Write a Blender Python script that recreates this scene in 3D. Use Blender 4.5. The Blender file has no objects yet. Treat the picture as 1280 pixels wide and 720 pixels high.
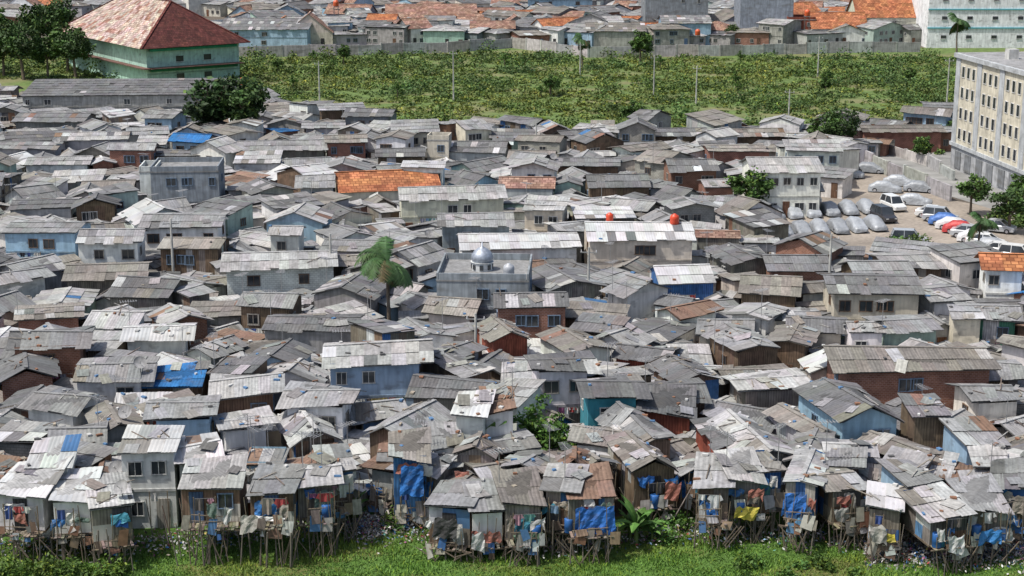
import bpy, math, random
import numpy as np
from mathutils import Vector, Matrix
random.seed(12); rng=np.random.default_rng(5)
R=math.radians
scene=bpy.context.scene
scene.view_settings.view_transform='Standard'; scene.view_settings.look='None'; scene.view_settings.exposure=0
COL=scene.collection
# ---------------- survey: camera station used to locate things on the ground
F=2000.0; PITCH=R(14.3); H=40.0
cp,sp=math.cos(PITCH),math.sin(PITCH)
def G(u,v,z=0.0):
    x=(u-640)/F; y=-(v-360)/F
    dx,dy,dz=x, cp+y*sp, -sp+y*cp
    t=(z-H)/dz
    return dx*t,dy*t
def depth(Y,z=0): return Y*cp+(H-z)*sp
def PX(X,Y,z=0):
    d=depth(Y,z); up=Y*sp+(z-H)*cp
    return 640+F*X/d, 360-F*up/d
cam=bpy.data.cameras.new("camera"); cam.lens=F/1280*36; cam.sensor_width=36; cam.clip_end=6000; cam.clip_start=1
co=bpy.data.objects.new("camera",cam); COL.objects.link(co); co.location=(0,0,H); co.rotation_euler=(R(90)-PITCH,0,0)
scene.camera=co
# ---------------- light
SUN_EL=R(61); SUN_AZ=R(246)   # azimuth clockwise from +Y
w=bpy.data.worlds.new("World"); scene.world=w; w.use_nodes=True
nt=w.node_tree; sky=nt.nodes.new("ShaderNodeTexSky"); sky.sky_type='NISHITA'; sky.sun_disc=False
sky.sun_elevation=SUN_EL; sky.sun_rotation=SUN_AZ; sky.dust_density=3.5
bg=nt.nodes["Background"]; bg.inputs[1].default_value=0.15; nt.links.new(sky.outputs[0],bg.inputs[0])
sl=bpy.data.lights.new("sun",'SUN'); sl.energy=4.4; sl.angle=R(0.6); sl.color=(1,0.96,0.9)
so=bpy.data.objects.new("sun",sl); COL.objects.link(so)
sd=Vector((math.sin(SUN_AZ)*math.cos(SUN_EL),math.cos(SUN_AZ)*math.cos(SUN_EL),math.sin(SUN_EL)))
so.rotation_euler=sd.to_track_quat('Z','Y').to_euler()
# ---------------- materials
MATS={}
class N:
    def __init__(s,name,rough=0.85,metal=0.0,spec=0.3):
        s.m=bpy.data.materials.new(name); s.m.use_nodes=True; s.t=s.m.node_tree; s.b=s.t.nodes["Principled BSDF"]
        s.b.inputs["Roughness"].default_value=rough; s.b.inputs["Metallic"].default_value=metal
        s.b.inputs["Specular IOR Level"].default_value=spec
        MATS[name]=s.m
        s.col=None
    def n(s,ty): return s.t.nodes.new(ty)
    def l(s,a,b): s.t.links.new(a,b)
    def attr(s):
        a=s.n("ShaderNodeAttribute"); a.attribute_name="Col"; s.col=a.outputs["Color"]; return s
    def const(s,c):
        a=s.n("ShaderNodeRGB"); a.outputs[0].default_value=(*c,1); s.col=a.outputs[0]; return s
    def vec(s,kind,scale):
        if kind=='P': o=s.n("ShaderNodeNewGeometry").outputs["Position"]
        elif kind=='UV':
            o=s.n("ShaderNodeUVMap"); o.uv_map="UV"; o=o.outputs[0]
        mp=s.n("ShaderNodeMapping"); mp.inputs["Scale"].default_value=scale; s.l(o,mp.inputs[0]); return mp.outputs[0]
    def noise(s,kind,scale,det=4,lo=.35,hi=.65,a=.7,b=1.2):
        nz=s.n("ShaderNodeTexNoise"); nz.inputs["Scale"].default_value=1; nz.inputs["Detail"].default_value=det
        s.l(s.vec(kind,scale),nz.inputs["Vector"])
        mr=s.n("ShaderNodeMapRange"); s.l(nz.outputs[0],mr.inputs[0])
        for i,v in enumerate((lo,hi,a,b)): mr.inputs[i+1].default_value=v
        s.lastn=nz.outputs[0]
        return mr.outputs[0]
    def mul(s,val):
        m=s.n("ShaderNodeVectorMath"); m.operation='SCALE'; s.l(s.col,m.inputs[0]); s.l(val,m.inputs["Scale"]); s.col=m.outputs[0]; return s
    def mix(s,fac,c):
        m=s.n("ShaderNodeMix"); m.data_type='RGBA'; s.l(fac,m.inputs[0]); s.l(s.col,m.inputs[6]); m.inputs[7].default_value=(*c,1); s.col=m.outputs[2]; return s
    def bump(s,val,st=.4,dist=.05):
        b=s.n("ShaderNodeBump"); b.inputs["Strength"].default_value=st; b.inputs["Distance"].default_value=dist
        s.l(val,b.inputs["Height"]); s.l(b.outputs[0],s.b.inputs["Normal"]); return s
    def wave(s,axis,period,a,b,pw=1):
        sx=s.n("ShaderNodeSeparateXYZ"); s.l(s.vec('UV',(1,1,1)),sx.inputs[0])
        m=s.n("ShaderNodeMath"); m.operation='MULTIPLY'; m.inputs[1].default_value=2*math.pi/period; s.l(sx.outputs[axis],m.inputs[0])
        q=s.n("ShaderNodeMath"); q.operation='SINE'; s.l(m.outputs[0],q.inputs[0])
        mr=s.n("ShaderNodeMapRange"); s.l(q.outputs[0],mr.inputs[0])
        for i,v in enumerate((-1,1,a,b)): mr.inputs[i+1].default_value=v
        return mr.outputs[0]
    def done(s): s.l(s.col,s.b.inputs["Base Color"]); return s
k=N("corrugated",.85,0,.2).attr(); k.mul(k.noise('P',(.3,.3,.3),4,.3,.7,.78,1.18)); k.mul(k.noise('UV',(5,.5,1),4,.3,.7,.78,1.15))
k.mul(k.noise('P',(4,4,4),6,.3,.75,.78,1.18)); k.mul(k.wave(0,.25,.92,1.05)); k.mix(k.noise('P',(.9,.9,.9),7,.53,.73,0,.5),(.1,.094,.086)); k.mix(k.noise('P',(.4,.4,.4),6,.63,.77,0,.28),(.16,.11,.08)); k.done()
k=N("zinc",.55,0.15,.4).attr(); k.mul(k.noise('P',(.5,.5,.5),4,.3,.7,.78,1.1)); k.mul(k.wave(0,.25,.92,1.05)); k.mix(k.noise('UV',(3,.8,1),6,.55,.76,0,.6),(.22,.18,.145)); k.done()
k=N("plaster",.9).attr(); k.mul(k.noise('P',(.8,.8,.8),5,.3,.7,.8,1.12)); k.mul(k.noise('P',(3,3,.5),4,.35,.65,.82,1.08)); k.mix(k.noise('P',(.9,.9,1.6),6,.58,.75,0,.55),(.11,.105,.095)); k.done()
k=N("concrete",.9).attr(); k.mul(k.noise('P',(1.2,1.2,1.2),6,.3,.7,.75,1.15)); k.mul(k.noise('P',(4,4,.4),4,.35,.65,.75,1.08)); k.mix(k.noise('P',(.35,.35,1.2),6,.52,.7,0,.5),(.11,.105,.09)); k.done()
k=N("planks",.85).attr(); k.mul(k.noise('UV',(12,.8,1),4,.3,.7,.6,1.3)); k.mul(k.wave(0,.2,.75,1.1)); k.mul(k.noise('P',(1.5,1.5,1.5),5,.3,.7,.65,1.2)); k.done()
k=N("timber",.85).attr(); k.mul(k.noise('P',(6,6,2),4,.3,.7,.65,1.25)); k.done()
def brickmat(name,c1,c2,cm,bw,bh,ms):
    k=N(name,.9).attr(); br=k.n("ShaderNodeTexBrick"); br.inputs["Scale"].default_value=1
    br.inputs["Brick Width"].default_value=bw; br.inputs["Row Height"].default_value=bh; br.inputs["Mortar Size"].default_value=ms
    br.inputs["Color1"].default_value=(*c1,1); br.inputs["Color2"].default_value=(*c2,1); br.inputs["Mortar"].default_value=(*cm,1)
    k.l(k.vec('UV',(1,1,1)),br.inputs["Vector"])
    m=k.n("ShaderNodeVectorMath"); m.operation='MULTIPLY'; k.l(k.col,m.inputs[0]); k.l(br.outputs[0],m.inputs[1]); k.col=m.outputs[0]
    k.mul(k.noise('P',(.9,.9,.9),5,.3,.7,.7,1.2)); k.bump(br.outputs[1],-.3,.03); k.done()
brickmat("brick",(1,1,1),(.7,.62,.6),(1.1,1.5,2.0),.3,.14,.02)
brickmat("block",(1,1,1),(.85,.85,.85),(.6,.6,.6),.4,.2,.02)
brickmat("tile",(1.05,1.05,1.05),(.5,.42,.42),(.4,.33,.32),.7,.55,.05)
k=N("cloth",.9).attr(); k.mul(k.noise('P',(3,3,3),4,.3,.7,.75,1.15)); k.done()
k=N("tarp",.6,0,.3).attr(); k.mul(k.noise('P',(1.5,1.5,1.5),5,.3,.7,.6,1.25)); k.bump(k.lastn,.8,.25); k.mix(k.noise('P',(1.2,1.2,2),6,.55,.72,0,.5),(.12,.11,.1)); k.done()
k=N("cover",.5,0.15,.4).attr(); k.mul(k.noise('P',(2,2,2),4,.3,.7,.8,1.12)); k.bump(k.noise('P',(3,3,3),3),.5,.12); k.done()
k=N("plastic",.45,0,.5).attr(); k.mul(k.noise('P',(2,2,2),3,.3,.7,.85,1.1)); k.done()
k=N("glass",.15,0,.7).const((.03,.035,.04)); k.mul(k.noise('P',(.7,.7,.7),2,.3,.7,.6,1.6)); k.done()
k=N("paint",.25,.1,.6).attr(); k.mul(k.noise('P',(2,2,2),3,.3,.7,.9,1.05)); k.done()
k=N("rubber",.9).const((.02,.02,.02)); k.mul(k.noise('P',(5,5,5),2)); k.done()
k=N("steel",.5,.5,.5).attr(); k.mul(k.noise('P',(4,4,4),3,.3,.7,.7,1.1)); k.done()
k=N("foliage",.65,0,.3).attr(); k.mul(k.noise('P',(.3,.3,.3),3,.3,.7,.75,1.25)); k.done()
k=N("bark",.9).attr(); k.mul(k.noise('P',(6,6,1.5),4,.3,.7,.6,1.3)); k.done()
k=N("earth",.95).const((.1,.085,.068)); k.mul(k.noise('P',(.25,.25,.25),6,.3,.7,.6,1.4)); k.mul(k.noise('P',(3,3,3),4,.3,.7,.6,1.5)); k.done()
k=N("sward",.9).const((.1,.15,.04)); k.mul(k.noise('P',(.8,.8,.8),6,.3,.7,.6,1.4)); k.mix(k.noise('P',(.05,.11,.09),6,.47,.6,0,.7),(.19,.17,.085)); k.done()
k=N("swamp",.9).const((.07,.14,.024)); k.mul(k.noise('P',(1.5,1.5,1.5),5,.3,.7,.6,1.4)); k.mix(k.noise('P',(.12,.3,.2),4,.54,.62,0,.8),(.14,.13,.045)); k.done()
k=N("dirt",.95).const((.31,.27,.225)); k.mul(k.noise('P',(.15,.15,.15),6,.3,.7,.65,1.15)); k.mul(k.noise('P',(2,2,2),5,.3,.7,.8,1.15)); k.done()
k=N("pavement",.9).const((.24,.24,.23)); k.mul(k.noise('P',(.3,.3,.3),6,.3,.7,.7,1.2)); k.done()
# ---------------- mesh builder
class MB:
    def __init__(s): s.v=[];s.f=[];s.c=[];s.uv=[];s.m=[]
    def face(self,pts,col,mat,uv=None):
        s=self; i=len(s.v); s.v+= [tuple(p) for p in pts]; s.f.append(tuple(range(i,i+len(pts)))); s.c.append(col); s.m.append(mat)
        s.uv.append(uv if uv else [(p[0]+p[1],p[2]) for p in pts])
    def box(s,c,sz,col,mat,rot=None,nobot=False):
        hx,hy,hz=sz[0]/2,sz[1]/2,sz[2]/2; c=Vector(c)
        P=[Vector((x,y,z)) for z in(-hz,hz) for x,y in((-hx,-hy),(hx,-hy),(hx,hy),(-hx,hy))]
        if rot: P=[rot@p for p in P]
        P=[p+c for p in P]
        fs=[(4,5,6,7),(0,1,5,4),(1,2,6,5),(2,3,7,6),(3,0,4,7)]
        if not nobot: fs.append((3,2,1,0))
        for f in fs: s.face([P[i] for i in f],col,mat)
    def beam(s,p,q,t,col,mat,t2=None):
        p=Vector(p);q=Vector(q);d=q-p; L=d.length
        if L<1e-4:return
        rot=d.to_track_quat('X','Z').to_matrix(); s.box((p+q)/2,(L,t,t2 or t),col,mat,rot)
    def cyl(s,p,q,r0,r1,n,col,mat,caps=True):
        p=Vector(p);q=Vector(q);d=(q-p).normalized(); m=d.to_track_quat('Z','Y').to_matrix()
        a=[p+m@Vector((math.cos(2*math.pi*i/n)*r0,math.sin(2*math.pi*i/n)*r0,0)) for i in range(n)]
        b=[q+m@Vector((math.cos(2*math.pi*i/n)*r1,math.sin(2*math.pi*i/n)*r1,0)) for i in range(n)]
        for i in range(n): j=(i+1)%n; s.face([a[i],a[j],b[j],b[i]],col,mat)
        if caps: s.face(b,col,mat); s.face(a[::-1],col,mat)
    def loft(s,rings,col,mat,closed=True,cap=True):
        for a,b in zip(rings,rings[1:]):
            n=len(a)
            for i in range(n if closed else n-1): j=(i+1)%n; s.face([a[i],a[j],b[j],b[i]],col,mat)
        if cap: s.face(rings[0][::-1],col,mat); s.face(rings[-1],col,mat)
    def revolve(s,prof,n,col,mat,c=(0,0,0)):
        rings=[[(c[0]+r*math.cos(2*math.pi*i/n),c[1]+r*math.sin(2*math.pi*i/n),c[2]+z) for i in range(n)] for r,z in prof]
        s.loft(rings,col,mat)
    def merge(s,o,M):
        i0=len(s.v); s.v+=[tuple(M@Vector(p)) for p in o.v]; s.f+=[tuple(i+i0 for i in f) for f in o.f]; s.c+=o.c; s.uv+=o.uv; s.m+=o.m
    def mesh(s,name,smooth=False):
        me=bpy.data.meshes.new(name); me.from_pydata(s.v,[],s.f)
        ks=list(dict.fromkeys(s.m)); idx={k:i for i,k in enumerate(ks)}
        for k in ks: me.materials.append(MATS[k])
        me.polygons.foreach_set("material_index",[idx[k] for k in s.m])
        ca=me.color_attributes.new("Col",'FLOAT_COLOR','CORNER'); cl=[]
        for f,c in zip(s.f,s.c): cl+= [c[0],c[1],c[2],1.0]*len(f)
        ca.data.foreach_set("color",cl)
        uv=me.uv_layers.new(name="UV"); ul=[]
        for u in s.uv:
            for p in u: ul+=[p[0],p[1]]
        uv.data.foreach_set("uv",ul)
        if smooth:
            import bmesh
            bm=bmesh.new(); bm.from_mesh(me); bmesh.ops.remove_doubles(bm,verts=bm.verts,dist=.001); bm.to_mesh(me); bm.free()
            me.polygons.foreach_set("use_smooth",[True]*len(me.polygons))
        me.update(); return me
def ob(name,data,parent=None,loc=(0,0,0),rz=0,sc=None,**kw):
    o=bpy.data.objects.new(name,data); COL.objects.link(o); o.location=loc; o.rotation_euler=(0,0,rz)
    if sc: o.scale=sc
    if parent: o.parent=parent
    for a,b in kw.items(): o[a]=b
    return o
def thing(name,loc,rz,parts,sc=None,**kw):
    e=ob(name,None,None,loc,rz,sc,**kw); e.empty_display_size=.5
    for p in parts: ob(p[0],p[1],e,*(p[2:]))
    return e
def np_mesh(name,V,C,mat,k=4):
    n=len(V)//k; me=bpy.data.meshes.new(name)
    me.vertices.add(len(V)); me.vertices.foreach_set("co",V.astype(np.float32).ravel())
    me.loops.add(len(V)); me.loops.foreach_set("vertex_index",np.arange(len(V),dtype=np.int32))
    me.polygons.add(n); me.polygons.foreach_set("loop_start",np.arange(0,len(V),k,dtype=np.int32)); 
    try: me.polygons.foreach_set("loop_total",np.full(n,k,dtype=np.int32))
    except Exception: pass
    me.update(calc_edges=True); me.materials.append(MATS[mat])
    ca=me.color_attributes.new("Col",'FLOAT_COLOR','CORNER'); cc=np.ones((n,k,4),np.float32); cc[:,:,:3]=C[:,None,:]
    ca.data.foreach_set("color",cc.ravel()); return me
def leaves(P,size,upbias=.4):
    n=len(P); a=rng.normal(size=(n,3)); a[:,2]*=(1-upbias); a/=np.linalg.norm(a,axis=1)[:,None]
    b=rng.normal(size=(n,3)); b-=a*(a*b).sum(1)[:,None]; b/=np.linalg.norm(b,axis=1)[:,None]
    s=size*rng.uniform(.6,1.4,(n,1)); a=a*s; b=b*s*.5
    return np.stack([P-a,P-b,P+a,P+b],1).reshape(-1,3)
# ---------------- palettes
RC={'g':(.25,.252,.25),'l':(.35,.348,.34),'w':(.52,.52,.51),'d':(.155,.156,.157),'b':(.215,.2,.178),'r':(.2,.13,.095),'m':(.15,.042,.035),
    'o':(.44,.185,.085),'p':(.34,.22,.165),'t':(.03,.14,.34),'k':(.54,.45,.38)}
RN={'g':'grey','l':'pale grey','w':'whitish','d':'dark grey','b':'brownish grey','r':'rusty','m':'maroon','o':'orange','p':'pinkish brown','t':'blue'}
WC={'white':('plaster',(.7,.7,.67)),'cream':('plaster',(.58,.54,.45)),'blue':('plaster',(.29,.42,.53)),'mint':('plaster',(.38,.5,.43)),
 'grey':('plaster',(.4,.4,.4)),'concrete':('concrete',(.32,.315,.3)),'slate':('concrete',(.24,.27,.3)),'brick':('brick',(.28,.13,.08)),'block':('block',(.33,.32,.29)),'whiteblock':('block',(.64,.63,.6)),
 'wood':('planks',(.16,.11,.075)),'greywood':('planks',(.22,.2,.17)),'pink':('plaster',(.42,.31,.27)),'red':('planks',(.25,.07,.045)),'cyan':('plaster',(.05,.27,.31)),
 'yellow':('plaster',(.55,.42,.12)),'deepblue':('planks',(.05,.14,.32)),'green':('planks',(.07,.2,.13)),'zinc':('corrugated',(.35,.355,.355)),'orange':('plaster',(.5,.22,.08)),'patch':('planks',(.21,.185,.15))}
WN={'whiteblock':'white block','deepblue':'deep blue plank','wood':'brown timber','greywood':'weathered timber','patch':'patchwork board','zinc':'corrugated iron','block':'grey block','slate':'slate grey concrete','red':'red plank','green':'green plank'}
def jit(c,a=.12):
    k=1+random.uniform(-a,a); return tuple(max(0,x*k*(1+random.uniform(-a,a)*.3)) for x in c)
PATCHC=[(.15,.1,.07),(.2,.18,.155),(.33,.34,.34),(.12,.085,.06),(.08,.17,.31),(.4,.38,.33),(.18,.1,.065),(.3,.28,.24),(.09,.09,.09),(.55,.55,.53),(.22,.16,.11),(.5,.48,.42),(.05,.13,.3)]
def slope(mb,A,B,C,D,code,near,tile=False,mult=1.0,patchy=0.3):
    A,B,C,D=map(Vector,(A,B,C,D))
    n=(B-A).cross(D-A)
    if n.length<1e-6:n=Vector((0,0,1))
    n.normalize(); base=tuple(x*mult for x in RC[code])
    t=n*.06
    a,b,c,d=A-t,B-t,C-t,D-t
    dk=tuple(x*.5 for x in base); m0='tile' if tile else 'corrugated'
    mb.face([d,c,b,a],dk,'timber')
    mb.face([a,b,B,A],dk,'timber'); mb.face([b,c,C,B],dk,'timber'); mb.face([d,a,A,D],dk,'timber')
    W=(B-A).length; L=((D+C)/2-(A+B)/2).length
    ou,ov=random.random()*50,random.random()*50
    if tile or near==0:
        K=max(1,int(W/1.6)) if tile else 1; J=max(1,int(L/1.3)) if tile else 1
        for i in range(K):
            for j in range(J):
                def Q(s,q): return (A*(1-s)+B*s)*(1-q)+(D*(1-s)+C*s)*q
                P4=[Q(i/K,j/J),Q((i+1)/K,j/J),Q((i+1)/K,(j+1)/J),Q(i/K,(j+1)/J)]
                cc=jit(base,.2 if code!='k' else .25) if tile else base
                if code=='k' and random.random()<.15: cc=jit((.36,.21,.16),.2)
                mb.face(P4,cc,m0,[(ou+W*i/K,ov+L*j/J),(ou+W*(i+1)/K,ov+L*j/J),(ou+W*(i+1)/K,ov+L*(j+1)/J),(ou+W*i/K,ov+L*(j+1)/J)])
        return
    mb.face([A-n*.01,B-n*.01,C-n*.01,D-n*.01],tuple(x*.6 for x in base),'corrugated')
    nx=max(1,round(W/random.uniform(.85,1.15))); ny=max(1,round(L/1.75))
    def P(s,q): return (A*(1-s)+B*s)*(1-q)+(D*(1-s)+C*s)*q
    rag=random.choice((.1,.25,.5)); pr=patchy*random.choice((0.05,.2,.6,1.5))
    for j in range(ny):
        rowm=1+random.uniform(-.07,.07)
        for i in range(nx):
            if random.random()<.012: continue
            col=jit(base,.11); col=tuple(x*rowm for x in col); r=random.random()/max(pr,.001); mt='zinc' if code=='w' else 'corrugated'
            if r<.06: col=jit(RC['w'],.2); mt='zinc'
            elif r<.09: col=jit(RC['r'],.2)
            elif r<.25: col=jit(RC['l'],.15)
            elif r<.36: col=jit(RC['b'],.2)
            elif r<.47: col=jit(RC['d'],.2)
            elif r<.477: col=(.06,.15,.3)
            s0=i/nx-.02/W; s1=(i+1)/nx+.06/W; q0=j/ny-(.12/L if j else random.uniform(0,rag)/L); q1=(j+1)/ny
            lo=.035+random.uniform(0,.06); hi=.008; sk=random.uniform(-.08,.08)/W
            e=random.uniform(0,.04)
            p=[P(s0,q0)+n*(lo+e),P(s1+sk,q0)+n*(lo),P(s1+sk,q1)+n*(hi),P(s0,q1)+n*(hi+e)]
            u0=ou+i; 
            if near<2:
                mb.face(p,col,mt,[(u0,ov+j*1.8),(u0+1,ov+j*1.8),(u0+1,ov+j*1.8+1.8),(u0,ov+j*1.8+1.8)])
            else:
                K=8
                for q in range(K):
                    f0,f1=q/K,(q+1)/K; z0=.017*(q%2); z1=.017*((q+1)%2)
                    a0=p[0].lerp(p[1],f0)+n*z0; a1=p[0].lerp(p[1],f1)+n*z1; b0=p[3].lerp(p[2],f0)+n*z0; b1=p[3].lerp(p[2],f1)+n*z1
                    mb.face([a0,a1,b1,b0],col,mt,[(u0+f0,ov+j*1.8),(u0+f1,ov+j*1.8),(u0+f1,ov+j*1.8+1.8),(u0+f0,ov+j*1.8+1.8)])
    # loose sheets, battens, bricks and scraps kept as part of the roof
    def scrap(k):
        s,q=random.random()*.8+.1,random.random()*.75+.1; p=P(s,q)+n*.11
        ex=(B-A).normalized(); ey=n.cross(ex); an=random.uniform(-.6,.6) if k else random.random()*3
        X_=ex*math.cos(an)+ey*math.sin(an); Y_=-ex*math.sin(an)+ey*math.cos(an)
        return p,X_,Y_
    for _ in range(random.choice((0,0,1,2)) if near==2 and L>1.2 and pr>0 else (1 if near==1 and random.random()<.12 else 0)):
        p,X_,Y_=scrap(1); a_,b_=random.uniform(.3,.55),random.uniform(.5,.9); cc=jit(random.choice([RC['l'],RC['g'],RC['g'],RC['d'],RC['b'],RC['l']]),.2)
        q4=[p-X_*a_-Y_*b_+n*.05,p+X_*a_-Y_*b_,p+X_*a_+Y_*b_,p-X_*a_+Y_*b_]; mb.face(q4,cc,'corrugated',[(0,0),(a_*2,0),(a_*2,b_*2),(0,b_*2)])
    for _ in range((random.choice((0,0,1,2,3)) if near==2 else random.choice((0,0,0,1))) if L>1.5 else 0):
        p,X_,Y_=scrap(0); mb.beam(p,p+X_*random.uniform(.6,1.8),.07,random.choice([(.25,.22,.18),(.12,.1,.08),(.3,.29,.27),(.15,.12,.1)]),'timber',.04)
    for _ in range(random.randint(0,5) if near==2 else random.choice((0,0,1))):
        s,q=random.random(),random.random(); p=P(s,q)+n*.1
        mb.box(p,(random.uniform(.15,.45),random.uniform(.1,.3),.12),random.choice([(.25,.13,.08),(.38,.38,.37),(.1,.1,.1),(.32,.28,.22),(.1,.2,.35),(.55,.55,.53)]),'plaster',Matrix.Rotation(random.random()*3,3,'Z'))
roofs=[]
OCC=np.zeros((600,460),bool)   # 0.5 m cells, X -150..150, Y 70..300
def cells(x,y,w,d,rot,grow=0):
    n=max(3,int((w+grow)/.45)); m=max(3,int((d+grow)/.45)); c,s=math.cos(rot),math.sin(rot)
    a=np.linspace(-(w+grow)/2,(w+grow)/2,n); b=np.linspace(-(d+grow)/2,(d+grow)/2,m); A,B=np.meshgrid(a,b)
    X=x+A*c-B*s; Y=y+A*s+B*c
    i=((X+150)*2).astype(int).clip(0,599); j=((Y-70)*2).astype(int).clip(0,459); return i.ravel(),j.ravel()
def overlap(*a): i,j=cells(*a); return OCC[i,j].mean()
def mark(*a): i,j=cells(*a); OCC[i,j]=True
bigstuff=MB()
def windowmb(w,h,fc,two=False):
    b=MB(); b.box((0,-.01,0),(w,.05,h),(0,0,0),'glass')
    t=.06
    for z in(-h/2,h/2): b.box((0,-.03,z),(w+2*t,.09,t),fc,'timber')
    for x in(-w/2,w/2): b.box((x,-.03,0),(t,.085,h-t),fc,'timber')
    b.box((0,-.04,0),(.04,.05,h-t),fc,'timber')
    return b
def house(x,y,w,d,h,rot,rt,rc,wn,fl=0.0,near=1,merged=None,pitch=None,label=None,name=None,oh=None,extra=None,nodoor=False,wins=None,sag=1.0,patchy=.3,leftcode=None):
    wm,wc=WC[wn]; parts=[]; W=MB(); hw,hd=w/2,d/2
    pitch=pitch if pitch is not None else random.uniform(.14,.34)
    oh=oh if oh is not None else random.uniform(.12,.42)
    rise={'gx':hd*pitch,'gy':hw*pitch*1.4,'sf':d*pitch*.5,'sb':d*pitch*.35,'hip':min(hw,hd)*pitch,'flat':0}[rt]
    zf=h; zb=h
    if rt=='sf': zb=h+rise
    if rt=='sb': zf=h+rise
    cs=[(-hw,-hd,zf),(hw,-hd,zf),(hw,hd,zb),(-hw,hd,zb)]
    wc=jit(wc,.15); u0=random.random()*20
    for k in range(4):
        a=cs[k]; b=cs[(k+1)%4]; L=math.hypot(a[0]-b[0],a[1]-b[1])
        np_=1
        if near and wm in('planks','corrugated'): np_=max(1,round(L/random.uniform(.6,1.2)))
        tiers=2 if (near==2 and np_>1) else 1
        for i in range(np_):
            f0,f1=i/np_,(i+1)/np_
            p=[a[t]+(b[t]-a[t])*f0 for t in range(3)]; q=[a[t]+(b[t]-a[t])*f1 for t in range(3)]
            tm=random.uniform(.35,.6) if tiers==2 else 1
            for ti in range(tiers):
                c=jit(wc,.14) if np_>1 else wc; m_=wm
                if np_>1 and random.random()<(.7 if wn=='patch' else .2): 
                    c=jit(random.choice(PATCHC),.15); m_=random.choice((wm,'planks','corrugated','plaster'))
                z0p=fl+(p[2]-fl)*(tm if ti else 0); z1p=fl+(p[2]-fl)*(1 if (ti or tiers==1) else tm)
                z0q=fl+(q[2]-fl)*(tm if ti else 0); z1q=fl+(q[2]-fl)*(1 if (ti or tiers==1) else tm)
                W.face([(p[0],p[1],z0p),(q[0],q[1],z0q),(q[0],q[1],z1q),(p[0],p[1],z1p)],c,m_,[(u0+L*f0,z0p),(u0+L*f1,z0q),(u0+L*f1,z1q),(u0+L*f0,z1p)])
    if rt=='gx':
        for sx in(-hw,hw): 
            pts=[(sx,-hd,h),(sx,hd,h),(sx,0,h+rise)]; 
            if sx<0: pts=pts[::-1]
            W.face(pts,jit(wc),wm,[(p[1],p[2]) for p in pts])
    if rt=='gy':
        for sy in(-hd,hd):
            pts=[(-hw,sy,h),(hw,sy,h),(0,sy,h+rise)]
            if sy>0: pts=pts[::-1]
            W.face(pts,jit(wc),wm,[(p[0],p[2]) for p in pts])
    if fl>0: W.box((0,0,fl-.06),(w+.1,d+.1,.12),(.14,.11,.08),'timber')
    if near and h>4.4 and fl==0 and wm in('plaster','block','concrete') : W.box((0,-hd-.02,2.6),(w+.06,.1,.18),tuple(x*.7 for x in wc),'concrete')
    parts.append(("wall",W,(0,0,0)))
    Rf=MB(); o=oh; tile=rc in('o','p','m','k') 
    mult=random.uniform(.82,1.15) if not tile else 1; J=lambda:random.uniform(-.1,.14)*sag*(0 if tile else 1)
    if rt=='gx':
        k=rise/hd*o; zr=h+rise+.05; e=h-k+.05; za,zb_=zr+J(),zr+J(); ol,orr=o+random.uniform(0,.3)*sag,o+random.uniform(0,.3)*sag
        slope(Rf,(-hw-ol,-hd-o,e+J()),(hw+orr,-hd-o,e+J()),(hw+orr,0,zb_),(-hw-ol,0,za),rc,near,tile,mult,patchy)
        slope(Rf,(hw+orr,hd+o,e+J()),(-hw-ol,hd+o,e+J()),(-hw-ol,0,za),(hw+orr,0,zb_),rc,min(near,1),tile,mult,patchy)
        if near: Rf.beam((-hw-ol,0,za+.05),(hw+orr,0,zb_+.05),.3,tuple(x*mult*1.15 for x in RC[rc]),'corrugated',.05)
    elif rt=='gy':
        k=rise/hw*o; zr=h+rise+.05; e=h-k+.05; za,zb_=zr+J(),zr+J()
        slope(Rf,(-hw-o,hd+o,e+J()),(-hw-o,-hd-o,e+J()),(0,-hd-o,za),(0,hd+o,zb_),leftcode or rc,near,tile,mult,patchy)
        slope(Rf,(hw+o,-hd-o,e+J()),(hw+o,hd+o,e+J()),(0,hd+o,zb_),(0,-hd-o,za),rc,near,tile,mult,patchy)
        if near: Rf.beam((0,-hd-o,za+.05),(0,hd+o,zb_+.05),.3,tuple(x*mult*1.15 for x in RC[rc]),'corrugated',.05)
    elif rt=='sf':
        k=rise/d*o; slope(Rf,(-hw-o,-hd-o,zf-k+.05+J()),(hw+o,-hd-o,zf-k+.05+J()),(hw+o,hd+o,zb+k+.08+J()),(-hw-o,hd+o,zb+k+.08+J()),rc,near,tile,mult,patchy)
    elif rt=='sb':
        k=rise/d*o; slope(Rf,(hw+o,hd+o,zb-k+.05+J()),(-hw-o,hd+o,zb-k+.05+J()),(-hw-o,-hd-o,zf+k+.08+J()),(hw+o,-hd-o,zf+k+.08+J()),rc,near,tile,mult,patchy)
    elif rt=='hip':
        e=h-.1; zr=h+rise; r=min(hw,hd); rx,ry=hw-r,hd-r
        E=[(-hw-o,-hd-o,e),(hw+o,-hd-o,e),(hw+o,hd+o,e),(-hw-o,hd+o,e)]
        if hw>=hd: A_,B_=(-rx,0,zr),(rx,0,zr); T=[(B_,A_),(B_,B_),(A_,B_),(A_,A_)]
        else: A_,B_=(0,-ry,zr),(0,ry,zr); T=[(A_,A_),(B_,A_),(B_,B_),(A_,B_)]
        for q in range(4): slope(Rf,E[q],E[(q+1)%4],T[q][0],T[q][1],leftcode if (q==3 and leftcode) else rc,near,tile,mult)
        if leftcode:
            for q,tp in((0,A_),(1,A_),(2,B_),(3,B_)): Rf.beam((E[q][0],E[q][1],e+.08),(tp[0],tp[1],tp[2]+.08),.5,(.16,.05,.04),'tile',.12)
            Rf.beam((A_[0],A_[1],zr+.1),(B_[0],B_[1],zr+.1),.5,(.16,.05,.04),'tile',.12)
    else:
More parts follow.
